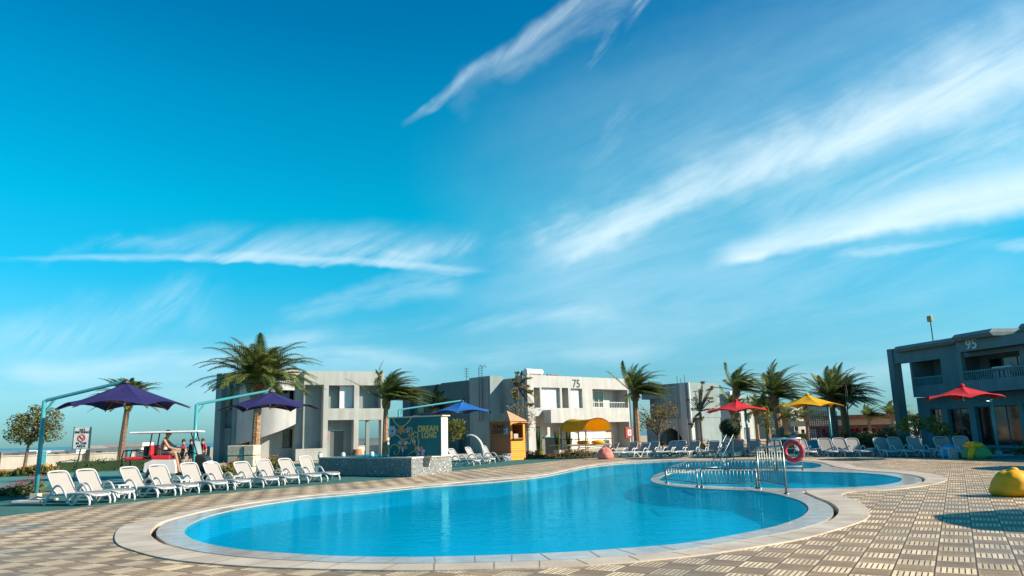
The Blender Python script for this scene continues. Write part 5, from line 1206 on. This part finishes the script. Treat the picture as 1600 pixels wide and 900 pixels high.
layered('slim tree with separate leaf clumps left of the red parasol by the white facade', 1098, 58, [(1081, 625, 8, 4), (1086, 640, 10, 5), (1092, 612, 8, 4), (1110, 606, 7, 4), (1106, 625, 9, 5), (1083, 665, 11, 6), (1095, 655, 8, 4), (1115, 640, 7, 4), (1099, 598, 7, 3)], 640, 5, lm=leaf_l, dens=900)
tree('grey green bush with pale blossoms growing behind the booth hatch', 822, 52, 0, [(-.1, 0, 3.2, .95, .8, .55), (.4, 0, 2.6, .55, .6, .6), (-.7, 0, 3.5, .6, .5, .35), (.1, 0, 1.8, .3, .3, .6)], mat('leaf_grey', (.10, .11, .05), .7, .3, 2, island=.5, trans=.2, col2=(.2, .17, .1)), 12, 1.6, .06, .06, 800, name='flowering_bush')
tree('bare branched young tree behind the twin palms by the restaurant', 1331, 50, 0, [(.3, 0, 4.2, 1.6, 1.0, .9), (1.2, 0, 3.6, 1.2, .8, .6)], leaf_d, 17, 2.8, .05, .05, 70, hollow=.1)
tree('low tree with thick pale stem and broad yellow tipped leaves by the corner pillar', 1437, 42, 0, [(-.1, 0, 1.75, .85, .7, .45), (-.7, 0, 1.5, .5, .5, .35), (.6, 0, 1.6, .5, .5, .35)], leaf_y, 19, .9, .09, .13, 330, name='frangipani_tree')
tree('yellow tipped shrub leaning right in front of the dark glass doors', 1466, 42, 0, [(0, 0, 1.85, .55, .5, .3), (.5, 0, 1.45, .5, .5, .3), (.75, 0, 1.1, .35, .4, .3), (0, 0, 1.3, .5, .5, .3)], leaf_y, 23, .9, .08, .13, 330, name='frangipani_tree')
tree('upright bright yellow shrub between the red and yellow parasols', 1203, 50, 0, [(0, 0, 2.0, .5, .4, .9), (-.1, 0, 2.7, .4, .4, .4)], leaf_y, 27, 1.2, .05, .08, 500, name='yellow_shrub')
def bush(label, px, Y, w_, h_, mt_, seed, name='clipped_bush', z0=0.0, depth=None, dens=700, size=.06, group=None):
    rnd = random.Random(seed); p = at(px, Y); t = thing(name, label, 'bush', (p.x, Y, 0), 0, group); mb = MB()
    leaves(mb, (0, 0, z0+h_*.5), (w_/2, (depth or w_)/2, h_*.52), int(dens*w_*h_), size, rnd, hollow=.6, lumps=3)
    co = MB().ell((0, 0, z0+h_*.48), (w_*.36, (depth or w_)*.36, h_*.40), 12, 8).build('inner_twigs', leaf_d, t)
    mb.build('foliage', mt_, t); MB().tube([(0, 0, 0), (0, 0, z0+h_*.3)], .05, 6).build('stem', bark_d, t); return t
bush('dark clipped round bush left of the red parasol mast', 1143, 60, 2.0, 1.7, leaf_d, 31, z0=.9)
bush('round dark bush beside the restaurant, left of the corner pillar', 1400, 60, 3.2, 1.8, leaf_d, 37, dens=500)
def hedge(label, pxa, pxb, Y, h_, mt_, seed, dep=.8, dens=420, z0=0, Yb=None):
    a, b = at(pxa, Y), at(pxb, Yb or Y); d = b-a; t = thing('hedge', label, 'hedge', a, math.atan2(d.y, d.x)); L = d.length; rnd = random.Random(seed); mb = MB()
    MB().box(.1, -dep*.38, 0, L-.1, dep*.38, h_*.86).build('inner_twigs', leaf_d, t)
    for _ in range(int(dens*L*h_)):
        p = Vector((rnd.uniform(0, L), rnd.uniform(-dep/2, dep/2), rnd.uniform(.05, h_))); 
        if abs(p.y) < dep*.36 and p.z < h_*.82: continue
        p.z += .08*math.sin(p.x*3.1+seed)*p.z/h_
        a_ = Vector((rnd.gauss(0, 1), rnd.gauss(0, 1), rnd.gauss(0, 1))).normalized(); b_ = a_.orthogonal().normalized(); s = rnd.uniform(.04, .10)
        mb.add([p-a_*s, p+b_*s*.5, p+a_*s, p-b_*s*.5], [(0, 1, 2, 3)])
    mb.build('foliage', mt_, t); return t
hedge('clipped green hedge between the red and yellow parasols', 1207, 1262, 62, 1.25, leaf_g, 3, dens=260)
hedge('low dark hedge in front of the beach wall at the left', 85, 232, 50, .75, leaf_d, 5, dens=200, Yb=53)
hedge('low dark hedge behind the far loungers before the restaurant', 1318, 1398, 66, 1.1, leaf_d, 7, dens=200)
def bed(label, pxa, pxb, Y, Yb, cols, h_, seed, n, dep=.7, group=None, size=.07, name='flower_bed'):
    a, b = at(pxa, Y), at(pxb, Yb); d = b-a; L = d.length; t = thing(name, label, 'flower bed', a, math.atan2(d.y, d.x), group); rnd = random.Random(seed); g_ = MB(); fl_ = [MB() for _ in cols]
    for k in range(n):
        x0, y0 = rnd.uniform(0, L), rnd.uniform(-dep/2, dep/2); hh = h_*rnd.uniform(.45, 1.1)*(.75+.35*math.sin(x0*1.7+seed))
        for _ in range(7):
            p = Vector((x0+rnd.gauss(0, .10), y0+rnd.gauss(0, .10), hh*rnd.random())); a_ = Vector((rnd.gauss(0, 1), rnd.gauss(0, 1), rnd.gauss(0, 1))).normalized(); b_ = a_.orthogonal().normalized(); s = size*rnd.uniform(.7, 1.5)
            g_.add([p-a_*s, p+b_*s*.5, p+a_*s, p-b_*s*.5], [(0, 1, 2, 3)])
        f_ = rnd.choice(fl_)
        if rnd.random() < .75:
            c = Vector((x0, y0, hh+.03))
            for q in range(5): an_ = q*1.2566+k; f_.add([c, c+Vector((math.cos(an_-.4), math.sin(an_-.4), .3))*size*.8, c+Vector((math.cos(an_), math.sin(an_), .4))*size*1.2, c+Vector((math.cos(an_+.4), math.sin(an_+.4), .3))*size*.8], [(0, 1, 2, 3)])
    g_.build('foliage', leaf_g, t)['kind'] = 'stuff'
    for m_i, f_ in zip(cols, fl_):
        if f_.v: f_.build('blossoms', m_i, t)['kind'] = 'stuff'
    MB().box(-.05, -dep/2-.05, -.02, L+.05, dep/2+.05, .06).build('soil', bark_d, t)
    t['kind'] = 'stuff' if False else 'thing'
    del t['kind']
    return t
bed('red and yellow flower bed along the white beach wall at the left edge', -30, 85, 46, 46, [flower_y, flower_r, flower_y], .55, 2, 420, dep=1.0, size=.10)
bed('pink flower bed behind the first lounger at the left edge', -20, 60, 26, 28, [flower_p, flower_r], .62, 4, 150, dep=.8)
bed('red flowers behind the middle of the left lounger row', 225, 262, 33, 33, [flower_r], .5, 5, 60)
bed('red and yellow flowers beside the stone block behind the left loungers', 340, 372, 34.5, 35, [flower_r, flower_y], .75, 6, 110)
bed('tall red flowers in front of the stair building behind the last loungers', 415, 446, 37, 37, [flower_r, flower_y], .8, 7, 110)
bed('line of small red flowering plants at the foot of building 75', 818, 930, 53, 53.5, [flower_r, flower_r, flower_y], .5, 8, 300, dep=.7)
bed('red flowers behind the far loungers by the arched wall', 1040, 1115, 55, 52, [flower_r], .9, 9, 300, dep=1.0)
bed('pink and red flowers behind the red parasol mast', 1168, 1215, 50, 50, [flower_p, flower_r], 1.0, 10, 280, dep=1.2)
bed('red flower bed under the palms before the restaurant', 1300, 1402, 56, 56, [flower_r, flower_r, flower_y], 1.1, 11, 560, dep=2.5, size=.09)
bed('low plants along the foot of the dark building 95', 1490, 1640, 42.5, 37, [flower_y], .5, 12, 90, dep=.6)
# potted succulents between flower beds in front of building 75
for k, px in enumerate((843, 872, 890)):
    p = at(px, 54.2); t = thing('cactus_pot', ['left', 'middle', 'right'][k]+' pot with an upright cactus near the door of building 75', 'potted plant', (p.x, 54.2, 0), 0, 'cactus pots')
    MB().lathe([(.22, 0), (.32, .5), (.34, .52), (.30, .50)], 14).build('pot_body', frame_w if k else leaf_y, t); cm = MB()
    for q in range(5): a = q*1.3; cm.tube(spl3([(0, 0, .45), (.12*math.cos(a), .12*math.sin(a), .9), (.2*math.cos(a), .2*math.sin(a), 1.3+.2*q)], 3), [.08, .08, .08, .075, .07, .06, .03], 7)
    cm.build('stems', leaf_g, t, smooth=True)
g = at(870, 55.5); cb_ = thing('towel_cart', 'dark service box with pale side standing at the door of building 75', 'box', (g.x-.4, 55.5, 0), R(10)); MB().box(-.5, -.4, 0, .6, .4, 1.35).build('body', dark_metal, cb_, bevel=.02); MB().box(-.75, -.42, 0, -.505, .3, 1.3).build('side_panel', curtain, cb_); MB().box(-.55, -.43, 1.351, .65, .43, 1.42).build('lid', mat('teal_lid', (.05, .25, .3)), cb_)
# ================================================================== stones, sign, wall, spout, beach things
a_ = at(360, 37); b_ = at(403, 37); hs = pt(380, 695, 37).z
sb = thing('stone_block', 'stacked pale cut stone blocks at the foot of the tallest palm', 'stone block', (a_.x, 36.4, 0), R(-4)); Lw = b_.x-a_.x; lim = mat('limestone', (.50, .44, .34), .95, .15, 2.5, bump=.6, bscale=8)
rnd = random.Random(2)
for r_ in range(3):
    z0, z1 = hs*r_/3, hs*(r_+1)/3-.02
    for c_ in range(2): xx = Lw*(.0+.62*c_)+rnd.uniform(-.03, .03); MB().box(xx, rnd.uniform(-.05, .03), z0, xx+(Lw*.60 if c_ == 0 else Lw*.38), .8, z1).build('block', lim, sb, bevel=.04)
sg = thing('no_smoking_sign', 'white NO SMOKING IN THIS AREA sign with a red ring on a leaning steel post', 'sign', (at(121, 31).x, 31, 0), R(8))
zb2, zt2 = pt(128, 700.5, 31).z, pt(128, 668.5, 31).z; Xs = Matrix.Rotation(R(.5), 4, 'Y')
m = MB().tube([(-.22, .03, 0), (0, .03, zb2+.05), (.03, .03, zb2+.4)], .03, 8).build('post', steel, sg, smooth=True)
mb = MB().box(-.30, -.015, zb2, .30, .015, zt2, X=Xs).build('board', mat('sign_white', (.62, .62, .60), .5), sg)
MB().box(-.335, -.03, zb2-.04, -.30, .03, zt2+.04, X=Xs).box(.30, -.03, zb2-.04, .335, .03, zt2+.04, X=Xs).build('frame', steel, sg)
hB = zt2-zb2; blk = mat('sign_black', (.02, .02, .025), .6); rd = mat('sign_red', (.6, .04, .03), .6)
for s_, zz, sz in (('NO', .90, .13), ('SMOKING', .78, .125), ('IN THIS', .24, .12), ('AREA', .10, .14)): text(s_, sz, blk, sg, Xs @ TX(0, -.018, zb2+hB*zz, 1.0), 'lettering', .003, 1.0, bold=.004)
MB().tube([(.13*math.cos(2*math.pi*k/24), -.02, zb2+hB*.51+.13*math.sin(2*math.pi*k/24)) for k in range(24)], .016, 6, closed=True, X=Xs).tube([(-.09, -.024, zb2+hB*.51+.09), (.09, -.024, zb2+hB*.51-.09)], .013, 6, X=Xs).build('prohibition_ring', rd, sg, smooth=True)
MB().box(-.08, -.021, zb2+hB*.49, .05, -.016, zb2+hB*.52, X=Xs).box(.055, -.021, zb2+hB*.49, .08, -.016, zb2+hB*.52, X=Xs).build('cigarette_symbol', blk, sg)
# white beach wall with posts
wa, wb = at(-60, 60), at(246, 66); wd_ = wb-wa; bw_ = thing('beach_wall', 'long low off-white wall in front of the beach at the left', 'wall', wa, math.atan2(wd_.y, wd_.x)); Lw = wd_.length
pw_ = mat('offwhite_wall', (.50, .45, .39), .9, .08, .6, stain=.15)
MB().box(0, 0, 0, Lw, .25, 1.0).build('wall', pw_, bw_); MB().box(-.05, -.05, 1.001, Lw+.05, .3, 1.08).build('coping', pw_, bw_)
for k in range(7): MB().box(2.2+k*3.1, -.2, 0, 2.5+k*3.1, -.003, 1.35).build('pier', teal_metal if k % 2 else dark_metal, bw_)
wa, wb = at(560, 75), at(612, 78); wd_ = wb-wa; bw2 = thing('beach_wall', 'short low sand coloured wall seen through the open passage of the stair building', 'wall', wa, math.atan2(wd_.y, wd_.x)); MB().box(0, 0, 0, wd_.length, .3, .9).build('wall', pw_, bw2); MB().box(0, -.05, .901, wd_.length, .33, .98).build('coping', pw_, bw2)
# beach huts and parked boats far off
rnd = random.Random(7)
def hut(px, Y, w_, h_, label, m_):
    p = at(px, Y); t = thing('beach_hut', label, 'beach hut', (p.x, Y, 0), rnd.uniform(-.3, .3), 'distant beach huts'); MB().box(-w_/2, -1, 0, w_/2, 1, h_*.75).build('wall', m_, t); MB().prism([(-w_/2-.3, -1.3), (w_/2+.3, -1.3), (w_/2+.3, 1.3), (-w_/2-.3, 1.3)], h_*.75+.002, h_).build('roof', roof_trim, t); MB().box(-.4, -1.04, 0, .4, -1.003, h_*.5).build('door', frame_d, t)
for k, (px, Y, w_, h_) in enumerate(((30, 120, 4, 1.2), (52, 118, 3, 1.1), (92, 150, 6, 1.0), (112, 150, 4, 1.0), (160, 110, 3.5, 1.7), (201, 100, 4.5, 1.9), (222, 105, 4, 1.3), (234, 110, 3, 1.2), (577, 130, 6, 1.7), (592, 140, 4, 1.4))):
    hut(px, Y, w_, h_, '%s small white hut from the left on the distant beach' % ORD[k], frame_w)
yb_ = thing('dried_shrub', 'dry yellow shrub in front of the beach wall left of the palm', 'bush', (at(152, 54).x, 54, 0)); mb = MB(); rnd = random.Random(3)
for k in range(260):
    a = rnd.random()*6.28; e = R(rnd.uniform(25, 85)); L = rnd.uniform(.5, 1.2); b0 = Vector((rnd.uniform(-1.6, 1.6), rnd.uniform(-.3, .3), 0)); d = Vector((math.cos(a)*math.cos(e), math.sin(a)*math.cos(e), math.sin(e))); s = Vector((-math.sin(a), math.cos(a), 0))*.03
    mb.add([b0-s, b0+s, b0+d*L], [(0, 1, 2)])
mb.build('foliage', leaf_y, yb_); MB().tube([(0, 0, 0), (0, 0, .3)], .05, 6).build('stem', bark_d, yb_)
# white swan-neck water spout
Ys = 50; sp = thing('water_spout', 'curved white swan-neck water spout behind the three loungers', 'fountain spout', (at(755, Ys).x, Ys, 0)); s_ = Ys/FPX
q = lambda px, py: (pt(px, py, Ys).x-at(755, Ys).x, 0, pt(px, py, Ys).z)
MB().tube(spl3([(q(756, 715)[0], 0, 0), q(754, 703), q(750, 691), q(743, 683), q(735, 680), q(729, 681.5)], 5), [.20-.0055*i for i in range(26)], 10, flat=.8).build('neck', mat('spout_white', (.40, .42, .41), .6), sp, smooth=True)
MB().lathe([(.5, 0), (.5, .12), (.3, .2)], 16).build('base', plaster_c, sp)
# curved white handrails behind the far loungers at the left of the booth are skipped; garden hose stand and sunbed stack
g = at(1289, 50); gz = thing('wicker_screen', 'dark lattice screen with blue base behind the yellow parasol mast', 'screen', (g.x, 50, 0), R(5)); sc_ = MB()
for k in range(15): sc_.box(-1.05+k*.15, -.02, .75, -1.02+k*.15, .02, 2.6)
for k in range(14): sc_.box(-1.05, -.03, .78+k*.135, 1.08, -.021, .81+k*.135)
sc_.build('lattice', frame_d, gz); MB().box(-1.1, -.3, 0, 1.1, .3, .75).build('base', mat('blue_bench', (.02, .30, .42), .6), gz, bevel=.02)
# ================================================================== golf cart
CZ = .26
gc = thing('golf_cart', 'golf cart with white body, red seats and flat white roof behind the left loungers', 'golf cart', (at(262, 28.6).x, 28.6, CZ), R(12))
cw = mat('cart_white', (.60, .56, .56), .35, .05, 3, spec=.5); cred = mat('cart_red', (.55, .02, .03), .5, .1, 5); cblk = mat('cart_black', (.015, .016, .018), .4, .1, 5)
zr = pt(262, 674, 28.6).z-CZ
struct(MB().box(-15.3, 27.4, -.02, -11.3, 31.2, CZ).build('raised_path', path_m, None, bevel=.01))
def xz(lst, w0, w1, mb): # extruded side profile
    n = len(lst); vs = [(a, w0, b) for a, b in lst]+[(a, w1, b) for a, b in lst]
    tri = tessellate_polygon([[Vector((a, b, 0)) for a, b in lst]])
    return mb.add(vs, [tuple(t) for t in tri]+[tuple(i+n for i in t)[::-1] for t in tri]+[(i, n+i, n+(i+1) % n, (i+1) % n) for i in range(n)])
xz([(-.75, .42), (-.72, .72), (-.45, .84), (.30, .82), (.36, .60), (.38, .32), (-.05, .32), (-.12, .50), (-.28, .62), (-.48, .62), (-.62, .50), (-.68, .38)], -.60, .60, MB()).build('body', cw, gc, bevel=.02)
MB().box(.36, -.58, .26, 1.0, .58, .34).build('floor', cblk, gc)
xz([(.98, .30), (1.0, .92), (1.10, .98), (1.32, .90), (1.46, .66), (1.48, .36)], -.56, .56, MB()).build('front_cowl', cblk, gc, bevel=.03)
xz([(1.34, .60), (1.42, .74), (1.52, .58), (1.54, .40), (1.36, .36)], -.60, .60, MB()).build('front_fender', cw, gc, bevel=.02)
MB().box(-.52, -.56, .842, .12, .56, .98).build('seat', cred, gc, bevel=.03); MB().box(-.62, -.56, .98, -.48, .56, 1.36).build('seat_back', cred, gc, bevel=.04)
MB().box(-1.42, -.50, .84, -.72, .50, .95).build('rear_seat', cred, gc, bevel=.03); MB().box(-.80, -.52, .98, -.64, .52, 1.34).build('rear_seat_back', cblk, gc, bevel=.05)
MB().box(-1.55, -.5, .38, -.80, .5, .46).build('rear_footrest', cblk, gc); 
rr2 = MB()
for s in (-1, 1): rr2.tube([(-1.46, s*.5, .46), (-1.5, s*.52, .95), (-1.45, s*.52, 1.18), (-1.25, s*.52, 1.20), (-.8, s*.55, 1.12)], .025, 7)
rr2.tube([(-1.5, -.52, .9), (-1.5, .52, .9)], .025, 7).build('grab_rail', cblk, gc, smooth=True)
MB().box(-1.30, -.62, zr-.07, 1.10, .62, zr).build('roof', mat('cart_roof', (.66, .63, .64), .4), gc, bevel=.03)
for s in (-1, 1):
    MB().tube([(-.62, s*.55, .9), (-.52, s*.56, zr-.07)], .025, 7).build('roof_strut', cblk, gc); MB().tube([(1.08, s*.53, .95), (.82, s*.55, zr-.07)], .025, 7).build('roof_strut', cblk, gc)
MB().add([(1.06, -.5, .98), (1.06, .5, .98), (.95, .5, 1.45), (.95, -.5, 1.45)], [(0, 1, 2, 3)]).build('windshield', mat('plexiglass', (.25, .36, .38), .1, .05, 3, spec=.8), gc)
MB().tube([(.62+.16*math.cos(2*math.pi*k/18)*.5, .28+.17*math.sin(2*math.pi*k/18), 1.12-.16*math.cos(2*math.pi*k/18)*.8) for k in range(18)], .016, 6, closed=True).tube([(.62, .28, 1.12), (.95, .28, .95)], .02, 6).build('steering_wheel', cblk, gc, smooth=True)
for xx, yy_ in ((-.42, -.52), (-.42, .52), (1.22, -.5), (1.22, .5)):
    Xw = Matrix.Translation((xx, yy_, .24)) @ Matrix.Rotation(R(90), 4, 'X'); wh = MB().lathe([(.13, -.09), (.22, -.09), (.24, -.05), (.24, .05), (.22, .09), (.13, .09)], 20, Xw).build('wheel', cblk, gc, smooth=False)
    MB().lathe([(.03, -.095), (.125, -.092), (.125, .092), (.03, .095)], 14, Xw).build('rim', cw, wh)
# ================================================================== people
skin_m = mat('skin', (.42, .22, .14), .6, .08, 6)
def skin(name, m, parent, V, E, rad, sub=2, root=0):
    me = bpy.data.meshes.new(name); me.from_pydata([tuple(v) for v in V], E, []); me.materials.append(m); o = bpy.data.objects.new(name, me); C.objects.link(o)
    if parent: o.parent = parent
    md = o.modifiers.new('skin', 'SKIN'); md.use_smooth_shade = True
    for i, r in enumerate(rad):
        sv = me.skin_vertices[0].data[i]; sv.radius = r if isinstance(r, tuple) else (r, r); sv.use_root = (i == root)
    o.modifiers.new('subdivision', 'SUBSURF').levels = sub; o.modifiers['subdivision'].render_levels = sub
    return o
def figure(label, loc, rz, pose, shirt, shorts, hair=True, scale=1.0, bare=False):
    """x forward, y left. pose: dict of joint positions"""
    J = pose; nm = ['pelvis', 'waist', 'chest', 'neck', 'headb', 'headt', 'shL', 'elL', 'wrL', 'haL', 'shR', 'elR', 'wrR', 'haR', 'hipL', 'knL', 'anL', 'toL', 'hipR', 'knR', 'anR', 'toR']
    ix = {n: i for i, n in enumerate(nm)}; V = [J[n] for n in nm]
    E = [(ix[a], ix[b]) for a, b in (('pelvis', 'waist'), ('waist', 'chest'), ('chest', 'neck'), ('neck', 'headb'), ('headb', 'headt'), ('chest', 'shL'), ('shL', 'elL'), ('elL', 'wrL'), ('wrL', 'haL'), ('chest', 'shR'), ('shR', 'elR'), ('elR', 'wrR'), ('wrR', 'haR'), ('pelvis', 'hipL'), ('hipL', 'knL'), ('knL', 'anL'), ('anL', 'toL'), ('pelvis', 'hipR'), ('hipR', 'knR'), ('knR', 'anR'), ('anR', 'toR'))]
    rad = [(.15, .12), (.135, .105), (.16, .12), .055, .088, .085, .062, .046, .030, .034, .062, .046, .030, .034, .095, .062, .042, .04, .095, .062, .042, .04]
    o = skin('person', skin_m, None, V, E, rad); o.location = loc; o.rotation_euler.z = rz; o.scale = (scale,)*3; tag(o, label, 'person')
    if not bare:
        S_ = ['waist', 'chest', 'shL', 'elL', 'shR', 'elR', 'pelvis']; V2 = [Vector(J[k]) for k in S_]; V2[3] = V2[2].lerp(V2[3], .85); V2[5] = V2[4].lerp(V2[5], .85)
        skin('shirt', shirt, o, V2, [(6, 0), (0, 1), (1, 2), (2, 3), (1, 4), (4, 5)], [(.155, .125), (.18, .14), .082, .075, .082, .075, (.165, .135)], root=1)
    S_ = ['pelvis', 'hipL', 'knL', 'hipR', 'knR']; V3 = [Vector(J[k]) for k in S_]; lg = .92 if not bare else .75; V3[2] = V3[1].lerp(V3[2], lg); V3[4] = V3[3].lerp(V3[4], lg)
    skin('shorts', shorts, o, V3, [(0, 1), (1, 2), (0, 3), (3, 4)], [(.165, .135), .115, .10, .115, .10])
    hb, ht = Vector(J['headb']), Vector(J['headt']); c = hb.lerp(ht, .62)
    MB().ell(c+Vector((-.022, 0, .03)), (.108, .096, .105), 14, 10).build('hair', mat('dark_hair', (.02, .015, .012), .7), o, smooth=True)
    MB().ell(hb.lerp(ht, .35)+Vector((.098, 0, -.005)), (.022, .014, .022), 8, 6).build('nose', skin_m, o, smooth=True)
    e = MB()
    for s in (-1, 1): e.ell(hb.lerp(ht, .5)+Vector((.083, s*.034, .0)), (.012, .014, .009), 8, 6)
    e.build('eyes', mat('eye_dark', (.02, .02, .02), .3), o, smooth=True)
    ea = MB()
    for s in (-1, 1): ea.ell(hb.lerp(ht, .4)+Vector((-.005, s*.095, .0)), (.022, .012, .034), 8, 6)
    ea.build('ears', skin_m, o, smooth=True)
    fg = MB()
    for s, h_, w_ in (('L', 'haL', 'wrL'), ('R', 'haR', 'wrR')):
        p = Vector(J[h_]); d = (p-Vector(J[w_])).normalized(); sd_ = d.cross(Vector((1, 0, 0))); sd_ = sd_.normalized() if sd_.length > .1 else Vector((0, 1, 0)); n_ = d.cross(sd_)
        for k in range(4): b = p+sd_*(.022*(k-1.5))*1.0+d*.02; L = (.066, .078, .074, .058)[k]; fg.tube([b, b+d*L*.5+n_*.004, b+d*L*.85+n_*.02, b+d*L+n_*.034], [.0095, .009, .008, .006], 6)
        b = p+sd_*.03-d*.02; fg.tube([b, b+sd_*.025+d*.025, b+sd_*.03+d*.055], [.011, .010, .008], 6)
    fg.build('fingers', skin_m, o, smooth=True)
    return o
def stand(stride=.18, sw=.15):
    return dict(pelvis=(0, 0, .94), waist=(.01, 0, 1.10), chest=(.02, 0, 1.32), neck=(.02, 0, 1.48), headb=(.035, 0, 1.57), headt=(.045, 0, 1.69), shL=(.02, .18, 1.40), elL=(-sw*.5, .23, 1.12), wrL=(-sw*.2, .24, .88), haL=(-sw*.1, .24, .80),
        shR=(.02, -.18, 1.40), elR=(sw*.3, -.23, 1.13), wrR=(sw*1.1, -.22, .92), haR=(sw*1.4, -.21, .85), hipL=(0, .10, .88), knL=(stride*.6, .10, .50), anL=(stride, .10, .09), toL=(stride+.17, .11, .035), hipR=(0, -.10, .88), knR=(-stride*.2, -.10, .49), anR=(-stride, -.10, .10), toR=(-stride+.15, -.11, .035))
sit = dict(pelvis=(-.22, 0, 1.10), waist=(-.24, 0, 1.24), chest=(-.16, 0, 1.48), neck=(-.08, 0, 1.64), headb=(-.03, 0, 1.72), headt=(-.01, 0, 1.84), shL=(-.13, .18, 1.55), elL=(.12, .24, 1.32), wrL=(.38, .16, 1.28), haL=(.46, .10, 1.27), shR=(-.13, -.18, 1.55), elR=(.05, -.23, 1.28), wrR=(.32, -.18, 1.20), haR=(.40, -.14, 1.19),
     hipL=(-.18, .10, 1.08), knL=(.28, .14, 1.10), anL=(.52, .14, .70), toL=(.70, .14, .63), hipR=(-.18, -.10, 1.08), knR=(.26, -.14, 1.10), anR=(.48, -.14, .70), toR=(.66, -.14, .63))
dz_ = -.02
sit = {k: (v[0]+.0, v[1]-.25 if False else v[1], v[2]+dz_) for k, v in sit.items()}
drv = {k: (v[0], v[1]-.24, v[2]) for k, v in sit.items()}
for k_, dz2 in (('anL', -.30), ('toL', -.30), ('anR', -.30), ('toR', -.30)): drv[k_] = (drv[k_][0]-.02, drv[k_][1], drv[k_][2]+dz2)
dark_sh = mat('dark_cloth', (.03, .035, .04), .9, .15, 8); redsh = mat('red_shirt', (.38, .02, .04), .85, .15, 8); swim = mat('swim_shorts', (.05, .05, .06), .85)
figure('bare chested person sitting in the golf cart, leaning forward, in dark shorts', gc.location, gc.rotation_euler.z, drv, None, swim, bare=True)
pv = MB().box(at(262, 46).x, 43, -.02, at(330, 46).x, 50, .14).build('raised_pavement', path_m, None, bevel=.01); struct(pv)
for px, Y, rz_, lb_, sh in ((285, 46, -150, 'person in a red top walking behind the cart windshield, leftmost of the walking three', redsh), (297, 47.5, -140, 'person in dark clothes walking behind the golf cart, middle one of three', dark_sh), (315, 45, -120, 'person in a red shirt and dark trousers walking beside the stair building', redsh)):
    figure(lb_, (at(px, Y).x, Y, .14), R(rz_), stand(.16 if sh is redsh else .2), sh, dark_sh)
